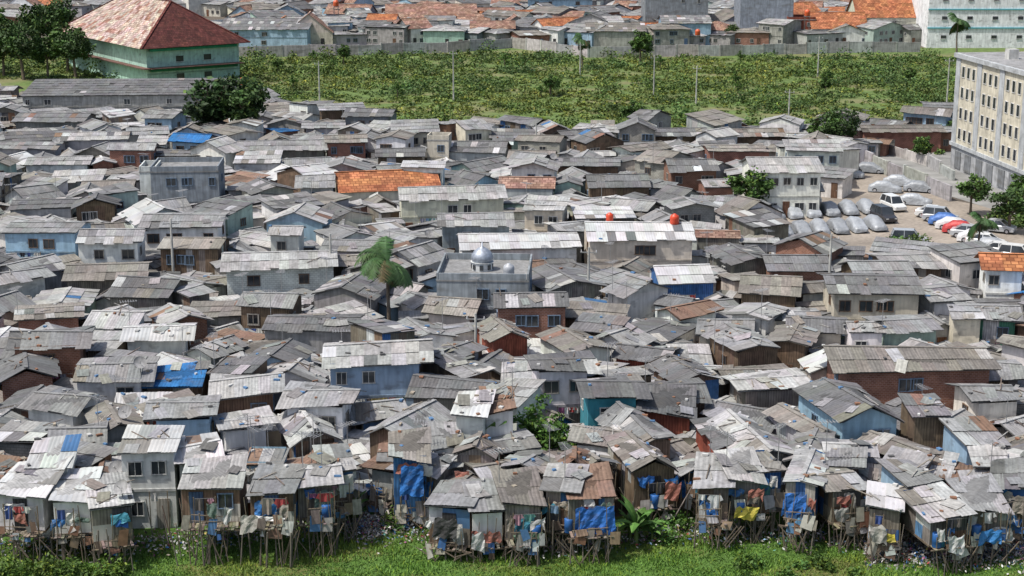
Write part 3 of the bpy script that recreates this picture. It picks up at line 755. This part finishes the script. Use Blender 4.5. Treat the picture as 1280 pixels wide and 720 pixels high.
# ---------------- ground
def sheet(name,pts,z,mat,div=1,label=None,kind="structure"):
    b=MB(); b.face([(p[0],p[1],z) for p in pts],(1,1,1),mat); ob(name,b.mesh(name),label=label or name,kind=kind)
sheet("ground",[(-3000,-500),(3000,-500),(3000,5000),(-3000,5000)],0,'earth',label="dark bare earth ground")
def gp(l,z=0): return [G(u,v) for u,v in l]
sheet("grassland",[(-90,60),(90,60)]+gp([(1500,640),(1100,645),(860,635),(700,655),(520,640),(430,638),(200,655),(-250,655)]),.004,'swamp',label="green marsh grass strip")
sheet("field",gp([(-200,112),(290,130),(430,156),(480,182),(840,184),(1200,172),(1300,160),(1400,60),(-300,56)]),.004,'sward',label="open field of scrub and grass")
sheet("car_park",gp([(935,342),(945,262),(1040,222),(1066,204),(1150,232),(1190,250),(1450,300),(1450,375),(1140,350),(1100,340)]),.008,'dirt',label="pale dirt car park and track")
sheet("yard",gp([(1075,205),(1080,185),(1200,183),(1400,285),(1300,280),(1190,246)]),.012,'pavement',label="concrete yard beside the hotel")
def wallrun(pts,hh_,t,col,label,mat='concrete',name="boundary_wall"):
    b=MB(); 
    for (x0,y0),(x1,y1) in zip(pts,pts[1:]):
        n=max(1,int(math.hypot(x1-x0,y1-y0)/5))
        for i in range(n):
            p=Vector((x0+(x1-x0)*i/n,y0+(y1-y0)*i/n,0)); q=Vector((x0+(x1-x0)*(i+1)/n,y0+(y1-y0)*(i+1)/n,0)); hv=hh_+random.uniform(-.3,.2)
            d=q-p; rot=Matrix.Rotation(math.atan2(d.y,d.x),3,'Z'); b.box((p+q)/2+Vector((0,0,hv/2)),(d.length-.02,t,hv),jit(col,.2),mat,rot)
            b.box(p+Vector((0,0,hv/2+.06)),(.35,t+.15,hv+.12),jit(col,.15),mat,rot)
    ob(name,b.mesh(name),label=label,category="wall")
wallrun(gp([(285,72),(420,70),(560,66),(640,60),(735,72),(900,70),(1060,66),(1150,65)]),2.6,.25,(.4,.395,.37),"long weathered concrete wall along the edge of the field")
wallrun(gp([(1072,204),(1130,228),(1188,252)]),2.2,.3,(.4,.39,.37),"pale concrete wall beside the car park")
wallrun(gp([(1105,190),(1160,208),(1192,226)]),1.6,.3,(.42,.42,.4),"low concrete wall around the hotel yard")
# ---------------- vegetation
def greens(n,base,var=.35,yel=.2):
    c=np.array(base)[None]*rng.uniform(1-var,1+var,(n,1)); y=(rng.random(n)<yel)[:,None]; return np.where(y,c*np.array([1.7,1.35,.8]),c)
def shrubs(n,reg,rad,per,base,lsize,name,label,hs=.9,rr=(.5,1.5),yel=.2):
    V=[];C=[]
    for _ in range(n):
        for t in range(60):
            u,v=reg(); 
            if u is not None: break
        X,Y=G(u,v); r=rad*(rr[0]+(rr[1]-rr[0])*random.random()**2.2); m=int(per*(r/rad)**1.6*random.uniform(.8,1.2))+8
        hz=random.uniform(.5,1.3)
        d=rng.normal(size=(m,3)); d[:,2]=abs(d[:,2]); d/=np.linalg.norm(d,axis=1)[:,None]; d*=rng.uniform(.35,1.2,(m,1))*np.array([r,r,r*hs*hz])
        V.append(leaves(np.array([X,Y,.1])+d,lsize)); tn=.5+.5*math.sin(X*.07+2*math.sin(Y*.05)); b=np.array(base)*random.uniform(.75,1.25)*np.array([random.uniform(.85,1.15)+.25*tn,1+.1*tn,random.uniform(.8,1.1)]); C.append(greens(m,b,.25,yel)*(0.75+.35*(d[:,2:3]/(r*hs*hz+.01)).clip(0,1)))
    V=np.concatenate(V);C=np.concatenate(C); ob(name,np_mesh(name,V,C,'foliage'),label=label,category="vegetation",kind="stuff")
FP=[(-150,100),(120,100),(290,100),(300,124),(430,150),(480,176),(560,172),(620,180),(700,170),(840,178),(900,166),(980,174),(1190,164),(1200,70),(735,76),(640,66),(285,76),(285,60),(-150,60)]
def dens(X,Y): return .5+.5*math.sin(X*.09+1.7*math.sin(Y*.07))*math.sin(Y*.11+X*.05)
def regf():
    X=random.uniform(-140,130); Y=random.uniform(236,385); u,v=PX(X,Y)
    if not inside(u,v,FP): return None,None
    if dens(X,Y)<.3 and random.random()<.75: return None,None
    return u,v
def regd():
    X=random.uniform(-140,130); Y=random.uniform(255,385); u,v=PX(X,Y)
    if not inside(u,v,FP) or random.random()>dens(X+30,Y*1.3)**2: return None,None
    if v>130 and random.random()<.6: return None,None
    return u,v
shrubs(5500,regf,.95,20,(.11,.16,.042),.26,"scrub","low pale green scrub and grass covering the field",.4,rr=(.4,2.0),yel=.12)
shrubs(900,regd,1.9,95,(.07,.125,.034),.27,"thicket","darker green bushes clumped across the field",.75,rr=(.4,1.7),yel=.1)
def regh(): 
    return random.choice([(random.uniform(1080,1190),random.uniform(170,196)),(random.uniform(1100,1150),random.uniform(308,322)),(random.uniform(1240,1300),random.uniform(268,285)),(random.uniform(1040,1070),random.uniform(192,204))])
shrubs(60,regh,1.1,150,(.06,.115,.03),.22,"scrub","green bushes beside the car park")
def regw(): return random.uniform(300,1150),random.uniform(68,76)
shrubs(90,regw,1.8,80,(.055,.1,.03),.3,"thicket","bushes growing against the boundary wall",1.0)
def regb(): return random.choice([(random.uniform(430,500),random.uniform(630,665)),(random.uniform(780,870),random.uniform(648,680)),(random.uniform(925,1090),random.uniform(704,724)),(random.uniform(0,150),random.uniform(714,726)),(random.uniform(1040,1130),random.uniform(664,680))])
shrubs(60,regb,.75,220,(.06,.12,.025),.12,"weeds","leafy weeds at the edge of the marsh",1.2)
n=160000; X=rng.uniform(-42,42,n); Y=rng.uniform(84,101.5,n)
u=640+F*X/(Y*cp+H*sp); v=360-F*(Y*sp-H*cp)/(Y*cp+H*sp)
lim=np.interp(u,[-200,200,430,520,700,860,1000,1100,1400],[680,680,645,655,680,655,666,668,688]); ok=v>lim-2; X=X[ok];Y=Y[ok];n=len(X)
cl=np.sin(X*.9+np.sin(Y*1.3))*np.sin(Y*1.1+X*.3); hgt=rng.uniform(.08,.24,n)*(1+.5*cl); a=rng.uniform(0,6.28,n); wd=.045
P0=np.stack([X-np.cos(a)*wd,Y-np.sin(a)*wd,np.zeros(n)],1);P1=np.stack([X+np.cos(a)*wd,Y+np.sin(a)*wd,np.zeros(n)],1);P2=np.stack([X+rng.normal(0,.12,n),Y+rng.normal(0,.12,n),hgt],1)
big=.5+.5*np.sin(X*.35+1.2*np.sin(Y*.8))[:,None]
V=np.stack([P0,P1,P2],1).reshape(-1,3); C=greens(n,(.085,.17,.028),.2,.12)*(1+.15*cl[:,None])*(1+np.array([.4,.05,.1])*big**3); ob("grass",np_mesh("grass",V,C,'foliage',3),label="long green marsh grass",category="grass",kind="stuff")
def treemeshes(h,r,base,ls=.28,nc=34,per=75,cr=.42):
    b=MB(); 
    p=Vector((0,0,0)); q=Vector((random.uniform(-.3,.3),random.uniform(-.3,.3),h*.5)); b.cyl(p,q,h*.035,h*.022,8,(.14,.11,.08),'bark')
    for i in range(7):
        a=i*.9+random.random(); e=q+Vector((math.cos(a)*r*.65,math.sin(a)*r*.65,h*random.uniform(.12,.38))); st=p.lerp(q,random.uniform(.65,1)); b.cyl(st,e,h*.013,h*.005,5,(.13,.1,.075),'bark',False)
    V=[];C=[]
    for i in range(nc):
        d=rng.normal(size=3); d/=np.linalg.norm(d); c=np.array([0,0,h*.66])+d*np.array([r,r,h*.34])*random.uniform(.35,.95)
        m=int(per*random.uniform(.6,1.3)); e=rng.normal(size=(m,3)); e/=np.linalg.norm(e,axis=1)[:,None]; e*=rng.uniform(.3,1,(m,1))*r*cr*random.uniform(.6,1.1)*np.array([1,1,.7])
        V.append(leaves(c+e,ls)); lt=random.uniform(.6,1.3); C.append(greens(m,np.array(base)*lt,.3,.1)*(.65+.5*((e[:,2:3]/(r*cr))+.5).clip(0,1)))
    return b.mesh("trunk"),np_mesh("crown",np.concatenate(V),np.concatenate(C),'foliage')
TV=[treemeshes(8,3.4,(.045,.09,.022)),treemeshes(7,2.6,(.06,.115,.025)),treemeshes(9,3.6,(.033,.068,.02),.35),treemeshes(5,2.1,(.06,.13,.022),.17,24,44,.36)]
def tree(u,v,k,s,label,group=None,z=0):
    X,Y=G(u,v,z); e=thing("tree",(X,Y,z),random.random()*6,[("trunk",TV[k][0]),("crown",TV[k][1])],(s,s,s*random.uniform(.9,1.15)),label=label,category="tree")
    if group:e["group"]=group
for u,v in((5,95),(30,100),(60,98),(20,75),(50,72),(85,90),(-20,90),(95,98),(108,84),(-45,80),(75,62),(0,60)):
    tree(u,v,random.choice((0,2,1)),random.uniform(1.1,1.5),"large leafy green tree in a dense clump","trees clumped beside the school")
for i in range(20):
    uu=random.uniform(300,1150); tree(uu,random.uniform(74,125),random.choice((1,3,3)),random.uniform(.4,.7),"small bushy tree standing in the scrub field","small trees in the field")
for i in range(12):
    uu=random.uniform(300,1100); tree(uu,random.uniform(10,58),random.choice((1,0)),random.uniform(.6,.9),"green tree rising among tiled and grey roofs","trees among the houses beyond the wall")
tree(268,186,2,1.4,"dark leaved tree standing among grey roofs"); tree(310,188,0,1.25,"rounded dark green tree beside a warehouse")
tree(935,272,1,.95,"bright leafy tree growing between houses"); tree(1048,196,0,.9,"leafy tree beside the field edge"); tree(1020,190,1,.7,"leafy tree beside low houses"); tree(1153,205,1,.6,"small tree beside the hotel yard")
tree(1213,268,1,.75,"small green tree at the car park edge"); tree(1262,292,0,.75,"leafy tree beside parked cars"); tree(1275,272,1,.8,"leafy tree near the hotel"); tree(800,82,1,1.1,"small tree by the concrete wall"); tree(1185,185,3,.9,"small bushy tree beside the hotel")
tree(676,592,3,1.05,"airy green tree rising between stilt huts"); tree(696,600,3,.85,"airy green sapling between shacks"); tree(990,375,3,.6,"small tree between roofs"); tree(415,205,3,.7,"small tree among roofs"); tree(188,170,3,.8,"small bushy tree behind a brick house")
tree(790,168,1,.8,"bushy tree in the scrub field")
def palmmeshes(h,fl,nf=20,base=(.035,.07,.02)):
    b=MB(); pts=[Vector((.25*math.sin(i*.35),.1*i*.2,h*i/7)) for i in range(8)]
    for i in range(7): b.cyl(pts[i],pts[i+1],.19-.012*i,.185-.012*i,8,(.16,.13,.1),'bark',False)
    top=pts[-1]; c=MB()
    for f in range(nf):
        a=f*2.4; el=-.6+1.9*((f*.618)%1); L=fl*random.uniform(.85,1.1); p=top.copy(); d=Vector((math.cos(a)*math.cos(el),math.sin(a)*math.cos(el),math.sin(el)))
        col=jit(base,.3); seg=9
        if f%17==0: col=(.11,.09,.04)
        for k_ in range(seg):
            q=p+d*(L/seg); side=d.cross(Vector((0,0,1))); side=side.normalized() if side.length>.01 else Vector((1,0,0))
            ll=L*.27*math.sin(math.pi*(k_+1.2)/(seg+1.6))+.1
            c.face([p+side*.03,p-side*.03,q-side*.02,q+side*.02],col,'foliage')
            for sgn in(-1,1):
                for t in(0,.25,.5,.75):
                    o=p.lerp(q,t); tip=o+side*sgn*ll*.85+d*ll*.4+Vector((0,0,-ll*random.uniform(.2,.6))); c.face([o,o+d*(L/seg*.34),tip],jit(col,.2),'foliage')
            p=q; d=(d+Vector((0,0,-.15-.04*k_))).normalized()
    return b.mesh("trunk"),c.mesh("crown")
PM=palmmeshes(6.9,3.0,44,(.045,.095,.028)); 
def palm(u,v,s,label,z=0):
    X,Y=G(u,v); thing("palm_tree",(X,Y,0),random.random()*6,[("trunk",PM[0]),("crown",PM[1])],(s,s,s),label=label,category="tree")
palm(487,428,1.08,"tall coconut palm with drooping fronds above grey roofs"); palm(1222,338,.75,"coconut palm beside the parked cars"); palm(1196,72,1.2,"palm tree beside the white building"); palm(728,86,.9,"palm tree at the concrete wall")
palm(276,184,1.2,"dark palm beside a leafy tree")
def banana():
    c=MB()
    for f in range(9):
        a=f*2.4+random.random()*.4; el=random.uniform(.7,1.35); p=Vector((0,0,1.0)); d=Vector((math.cos(a)*math.cos(el),math.sin(a)*math.cos(el),math.sin(el))); L=random.uniform(1.4,2.0); col=jit((.07,.15,.03),.25)
        for k_ in range(7):
            q=p+d*(L/7); side=d.cross(Vector((0,0,1))); side=side.normalized() if side.length>.01 else Vector((1,0,0)); w0=.25*math.sin(math.pi*(k_+.15)/7.3);w1=.25*math.sin(math.pi*min(7,k_+1.15)/7.3)
            dr=Vector((0,0,-.08))
            c.face([p,p+side*w0+dr,q+side*w1+dr,q],col,'foliage'); c.face([p-side*w0+dr,p,q,q-side*w1+dr],jit(col,.1),'foliage'); p=q; d=(d+Vector((0,0,-.24))).normalized()
    b=MB(); b.cyl((0,0,0),(0,0,1.1),.14,.09,8,(.12,.16,.05),'bark'); return b.mesh("stem"),c.mesh("leaf_crown")
BM=banana()
for u,v,s in((606,602,1.9),(596,606,1.4),(614,600,1.6),(795,682,1.2),(805,676,.9),(788,676,.8),(815,680,.7),(664,596,1.5),(704,592,1.3),(648,600,1.1),(442,655,.9)):
    X,Y=G(u,v); thing("banana_plant",(X,Y,0),random.random()*6,[("stem",BM[0]),("leaf_crown",BM[1])],(s,s,s),label="banana plant with broad green leaves between huts",category="plant",group="banana plants between the huts")
# ---------------- cars
def ringc(y,hw,z0,z1,r=.12):
    return [(-hw,y,z0),(-hw*.96,y,z0-.03),(hw*.96,y,z0-.03),(hw,y,z0),(hw,y,z1-r),(hw*.9,y,z1),(-hw*.9,y,z1),(-hw,y,z1-r)]
def carmeshes(col,tall):
    b=MB(); T=1.75 if tall else 1.45
    b.loft([ringc(y,hw,z0,z1) for y,hw,z0,z1 in((-2.12,.68,.42,.68),(-2.05,.8,.3,.78),(-1.2,.85,.27,.98),(-.2,.86,.26,1.0),(1.4,.86,.26,1.02),(2.0,.8,.3,.95),(2.1,.72,.42,.8))],col,'paint')
    y0,y1,y2,y3=(-1.15,-.5,1.75 if tall else .9,2.0 if tall else 1.6)
    A=[(-.8,y0,.98),(.8,y0,.98),(.8,y3,1.0),(-.8,y3,1.0)]; B=[(-.64,y1,T),(.64,y1,T),(.64,y2,T),(-.64,y2,T)]
    b.face(B,col,'paint'); b.box((0,(y1+y2)/2,T+.01),(1.24,y2-y1-.05,.05),col,'paint')
    for i in range(4): b.beam(A[i],B[i],.09,col,'paint')
    ym=(y1+y2)/2
    for sx in(-1,1): b.beam((sx*.815,ym,.98),(sx*.65,ym,T),.07,col,'paint')
    out=[("body",b.mesh("body"))]
    for nm,i,j in(("windshield",0,1),("side_window",1,2),("rear_window",2,3),("side_window",3,0)):
        g=MB(); g.face([A[i],A[j],B[j],B[i]],(0,0,0),'glass'); out.append((nm,g.mesh(nm)))
    return out
wb=MB(); wb.cyl((-.1,0,0),(.1,0,0),.31,.31,14,(0,0,0),'rubber'); WT=wb.mesh("tyre"); wb=MB(); wb.cyl((-.105,0,0),(.105,0,0),.18,.18,10,(.5,.5,.52),'steel'); WR=wb.mesh("rim")
hb=MB(); hb.box((0,0,0),(.3,.08,.14),(.8,.8,.75),'paint'); HLM=hb.mesh("headlight"); tb=MB(); tb.box((0,0,0),(.16,.08,.25),(.4,.02,.02),'paint'); TLM=tb.mesh("tail_light")
CARM={}
def wheels(e):
    for sx in(-.76,.76):
        for yy in(-1.3,1.3):
            q=ob("wheel",None,e,(sx,yy,.31)); ob("tyre",WT,q); ob("rim",WR,q)
def car(u,v,ang,col,cname,tall=False):
    key=(cname,tall)
    if key not in CARM: CARM[key]=carmeshes(col,tall)
    X,Y=G(u,v); e=thing("parked_car",(X,Y,.012),R(ang),CARM[key],label=f"{cname} {'minivan' if tall else 'hatchback car'} parked on pale dirt ground",category="car",group="cars in the dirt car park"); wheels(e)
    for sx in(-.55,.55): ob("headlight",HLM,e,(sx,-2.08,.64)); ob("tail_light",TLM,e,(sx*1.2,2.06,.75))
def covermesh(sv,base=(.32,.34,.36)):
    b=MB(); rings=[]; ph=random.random()*6
    for y,hw,z in((-2.2,.6,.5),(-2.12,.8,.72),(-1.5,.88,.9),(-1.1,.88,1.0),(-.45,.86,1.46),(.2,.84,1.52),(1.1,.84,1.48),(1.7,.86,1.05),(2.1,.8,.9),(2.2,.6,.5)):
        r=[]
        for i in range(11):
            t=i/10; a=math.pi*t; x=-hw*math.copysign(abs(math.cos(a))**.5,math.cos(a)); 
            if z>1.2 and 2<i<8: x*=.85
            zz=.2+.06*math.sin(i+ph)+(z-.2)*abs(math.sin(a))**.45+.03*math.sin(3*y+i*1.7+ph); r.append((x*(1+.03*math.sin(2.3*y+i+ph)),y,zz))
        rings.append(r)
    b.loft(rings,tuple(x*sv for x in base),'cover',closed=False,cap=True); return b.mesh("car_cover",True)
CVM=[covermesh(s) for s in(1,.85,1.15)]; CVR=covermesh(1,(.42,.05,.05)); CVW=covermesh(1,(.62,.62,.62)); CVB=covermesh(1,(.06,.14,.36))
cov=[(1060,222,70),(1106,240,75),(1143,256,70),(1087,216,70)]+[(968+i*23,272-i*1.4,8) for i in range(6)]+[(978+i*23,294-i*1.6,8) for i in range(6)]+[(1124,232,70),(1150,240,70)]
for u,v,a in cov:
    X,Y=G(u,v); e=thing("covered_car",(X,Y,.012),R(a+random.uniform(-4,4)),[("car_cover",random.choice(CVM))],label="parked car under a silver grey fabric cover",category="car",group="covered cars in the dirt car park"); wheels(e)
for u,v,m_,cn in((1202,292,CVR,"red"),(1221,303,CVW,"white"),(1193,287,CVW,"white"),(1184,282,CVB,"blue"),(1241,314,CVM[0],"grey")):
    X,Y=G(u,v); e=thing("covered_car",(X,Y,.012),R(65),[("car_cover",m_)],label=f"parked car under a {cn} fabric cover in a tight row",category="car",group="covered cars in the dirt car park"); wheels(e)
WH=(.7,.71,.7);BL=(.04,.1,.3);RD=(.45,.03,.03);SI=(.4,.42,.44);BK=(.04,.04,.045)
for u,v,a,c,n_,t in((1104,276,15,BK,"black",True),(1116,262,15,WH,"white",True),(1166,272,65,WH,"white",False),(1175,277,65,SI,"silver",True),(1211,297,65,SI,"silver",False),(1231,308,65,WH,"white",False),(1251,319,65,WH,"white",False),(1136,306,80,SI,"silver",True),(1172,326,75,RD,"red",False),(1195,332,75,WH,"white",False),(1150,322,78,BK,"black",False),(1272,326,60,WH,"white",True),(988,254,12,BK,"black",True),(1012,252,12,WH,"white",False),(1246,290,60,SI,"silver",False),(1218,338,75,SI,"silver",False)):
    car(u,v,a,c,n_,t)
# ---------------- rooftop and street items
a=MB(); a.cyl((0,0,-1),(0,0,3),.03,.025,5,(.4,.4,.4),'steel'); AM=a.mesh("mast")
b=MB(); b.beam((-.7,0,2.8),(.7,0,2.8),.03,(.5,.5,.5),'steel')
for i in range(7): b.beam((-.65+i*.21,-.45+.03*i,2.83),(-.65+i*.21,.45-.03*i,2.83),.025,(.5,.5,.5),'steel')
AE=b.mesh("aerial")
vr=[r for r in roofs if r[1]<250]
for r in random.sample(vr,90):
    X,Y,zt,w_,d,rot,h=r; sx=random.choice((-1,1)); c,s_=math.cos(rot),math.sin(rot); lx,ly=sx*(w_/2+.05),random.uniform(-.4,.4)*d
    thing("television_antenna",(X+lx*c-ly*s_,Y+lx*s_+ly*c,h-.2),random.random()*3,[("mast",AM),("aerial",AE)],label="thin metal television antenna on a house roof",category="antenna",group="television antennas over the roofs")
b=MB(); 
rings=[[(r_*math.cos(i*math.pi/6),r_*math.sin(i*math.pi/6),z) for i in range(12)] for r_,z in((.05,0),(.3,.04),(.45,.1),(.5,.14))]
b.loft(rings,(.3,.3,.3),'concrete',cap=False); DM=b.mesh("bowl",True)
b=MB(); b.cyl((0,0,-.9),(0,0,0),.04,.04,6,(.3,.3,.3),'steel'); b.beam((0,-.15,0),(0,-.45,.3),.03,(.3,.3,.3),'steel'); DS=b.mesh("bracket")
for r in random.sample(vr,10):
    X,Y,zt,w_,d,rot,h=r; e=thing("satellite_dish",(X+w_/2,Y-d/4,h+.9),random.uniform(-.5,.5),[("bracket",DS)],label="round grey satellite dish on a bracket",category="satellite dish",group="satellite dishes on the roofs")
    q=ob("bowl",DM,e); q.rotation_euler=(R(50),0,0)
def tank(u,v,z,col,cn,s=1.0):
    b=MB(); b.revolve([(.55,0),(.6,.05),(.58,.3),(.6,.35),(.58,.6),(.6,.65),(.58,.95),(.5,1.15),(.22,1.28),(.2,1.35),(.03,1.36)],16,col,'plastic'); X,Y=G(u,v,z)
    t=MB(); 
    for sx in(-.45,.45):
        for sy in(-.45,.45): t.beam((sx,sy,-z*.35),(sx,sy,0),.07,(.2,.2,.2),'steel')
    t.box((0,0,-.04),(1.2,1.2,.07),(.3,.3,.3),'concrete')
    thing("water_tank",(X,Y,z),0,[("barrel",b.mesh("barrel",True)),("stand",t.mesh("stand"))],(s,)*3,label=f"{cn} plastic water tank on a steel stand",category="water tank")
tank(304,106,6,(.55,.1,.03),"orange",1.0); tank(843,280,5.6,(.6,.06,.02),"orange",.8); tank(762,276,5.4,(.6,.06,.02),"orange",.65); tank(636,345,5.8,(.4,.42,.45),"grey",.85); tank(1009,20,8,(.6,.1,.03),"orange",1.2); tank(872,44,7,(.55,.1,.03),"orange",1.0)
tank(420,8,9,(.55,.1,.03),"orange",1.2)
def pole(u,v,hp,label="slim grey concrete utility pole with cross arm"):
    X,Y=G(u,v); b=MB(); b.cyl((0,0,0),(0,0,hp),.16,.1,8,(.45,.45,.42),'concrete'); c=MB(); c.beam((-.8,0,hp-.5),(.8,0,hp-.5),.09,(.35,.35,.33),'steel')
    for x in(-.7,0,.7): c.cyl((x,0,hp-.45),(x,0,hp-.25),.05,.04,6,(.6,.6,.6),'plastic')
    thing("utility_pole",(X,Y,0),random.uniform(-.4,.4),[("shaft",b.mesh("shaft")),("cross_arm",c.mesh("cross_arm"))],label=label,category="pole",group="utility poles")
for u,v,hp in((400,140,9),(567,128,9.5),(817,122,8),(1022,96,8.5),(1183,135,9),(985,165,7),(670,215,7),(218,365,7.5),(735,400,7),(415,380,7),(1035,380,7),(595,480,6),(870,130,7),(725,95,7)): pole(u,v,hp)
CC=[(.6,.6,.6),(.38,.07,.07),(.06,.1,.28),(.05,.05,.06),(.5,.28,.33),(.1,.25,.22),(.45,.35,.12),(.25,.25,.3),(.2,.3,.42),(.55,.55,.5),(.28,.1,.2),(.15,.13,.12),(.35,.3,.25),(.65,.64,.62)]
GM=[]
for c in CC:
    b=MB(); ww=random.uniform(.35,.6); hh_=random.uniform(.5,.9)
    for i in range(3):
        x0,x1=ww*(i/3-.5),ww*((i+1)/3-.5); y0,y1=(.05*(i%2),.05*((i+1)%2)); b.face([(x0,y0*2,-hh_),(x1,y1*2,-hh_),(x1,y1,0),(x0,y0,0)],c,'cloth')
    if random.random()<.5: b.face([(-ww/2-.18,0,-.25),(-ww/2,0,-.35),(-ww/2,0,0),(-ww/2-.05,0,0)],c,'cloth'); b.face([(ww/2,0,-.35),(ww/2+.18,0,-.25),(ww/2+.05,0,0),(ww/2,0,0)],c,'cloth')
    GM.append(b.mesh("garment"))
def line(X,Y,z,L,rz,z0=0):
    b=MB(); b.beam((-L/2,0,0),(L/2,0,0),.02,(.2,.2,.2),'timber')
    for sx in(-L/2,L/2): b.beam((sx,0,-z+z0),(sx,0,.1),.05,(.2,.15,.1),'timber')
    e=thing("clothesline",(X,Y,z),rz,[("line",b.mesh("line"))],label="line of washing hung between wooden posts",category="clothesline",group="clotheslines of washing")
    x=-L/2+.3
    while x<L/2-.2: 
        o=ob("garment",random.choice(GM),e,(x,-.02,0),random.uniform(-.2,.2)); o.scale=(random.uniform(.6,1.2),1,random.uniform(.5,1.2)); x+=random.uniform(.35,.9)
for q in hand:
    x,y,w_,d,h,rot,rt,rc,wn,fl=q[:10]
    if (fl>0 and random.random()<.75) or (random.random()<.35 and y<200):
        o=d/2+(.45 if fl>0 else .5); ll=w_*random.uniform(.3,.8); off=random.uniform(-.2,.2)*w_
        line(x+math.sin(rot)*o+off*math.cos(rot),y-math.cos(rot)*o+off*math.sin(rot),max(fl+1.7,min(h-.5,2.6)),ll,rot+random.uniform(-.1,.1),fl)
for i in range(170):
    u=random.uniform(0,1280); v=strip_v(u)+random.uniform(-30,16); X,Y=G(u,v); L=random.uniform(1.4,4.0); tl=random.gauss(0,.25)
    b=MB(); b.cyl((0,0,-.2),(L*math.sin(tl),random.uniform(-.3,.3),L*math.cos(tl)),.045,.03,5,jit((.2,.17,.14),.4),'bark'); ob("wooden_pole",b.mesh("wooden_pole"),None,(X,Y,0),random.random()*6,label="thin weathered pole stuck in the muddy bank",category="pole",group="loose poles along the bank")
def rubbish(n,fn,name,label,sz=.16):
    P=np.array([fn() for _ in range(n)]); V=leaves(P,sz,.3); pal=np.array(CC+[(.4,.38,.35)]*6+[(.2,.17,.13)]*6+[(.6,.6,.58)]*6+[(.05,.15,.35)]); C=pal[rng.integers(0,len(pal),n)]*rng.uniform(.5,1.1,(n,1)); ob(name,np_mesh(name,V,C,'cloth'),label=label,category="rubbish",kind="stuff")
def rb():
    r=random.random()
    if r<.25: u,v=random.gauss(462,14),random.gauss(642,16)
    elif r<.55: u,v=random.uniform(1080,1290),random.gauss(690,10)
    elif r<.65: u,v=random.gauss(1265,18),random.gauss(600,30)
    else: u=random.uniform(0,1280); v=strip_v(u)+random.gauss(10,8)
    X,Y=G(u,v); return (X,Y,random.uniform(.02,.45))
rubbish(19000,rb,"rubbish","scattered plastic bags and household rubbish on the bank",.11)
def rb2():
    X=random.uniform(-75,75);Y=random.uniform(100,240)
    while not inside(*PX(X,Y)): X=random.uniform(-75,75);Y=random.uniform(100,240)
    return (X,Y,random.uniform(.03,1.2))
rubbish(26000,rb2,"rubbish","household clutter and rubbish filling the narrow alleys",.16)
b=MB(); b.revolve([(.28,0),(.29,.02),(.28,.3),(.3,.32),(.28,.6),(.29,.85),(.26,.88),(.05,.88)],14,(.03,.12,.35),'plastic'); DB=b.mesh("plastic_drum",True)
for q in hand:
    x,y,w_,d,h,rot,rt,rc,wn,fl=q[:10]
    if fl>0 and random.random()<.35:
        o=d/2+.35; lx=random.uniform(-.4,.4)*w_; ob("plastic_drum",DB,None,(x+lx*math.cos(rot)+math.sin(rot)*o,y+lx*math.sin(rot)-math.cos(rot)*o,fl+.03),label="blue plastic drum standing on a hut platform",category="drum",group="plastic drums")
print("OBJ",len(bpy.data.objects))
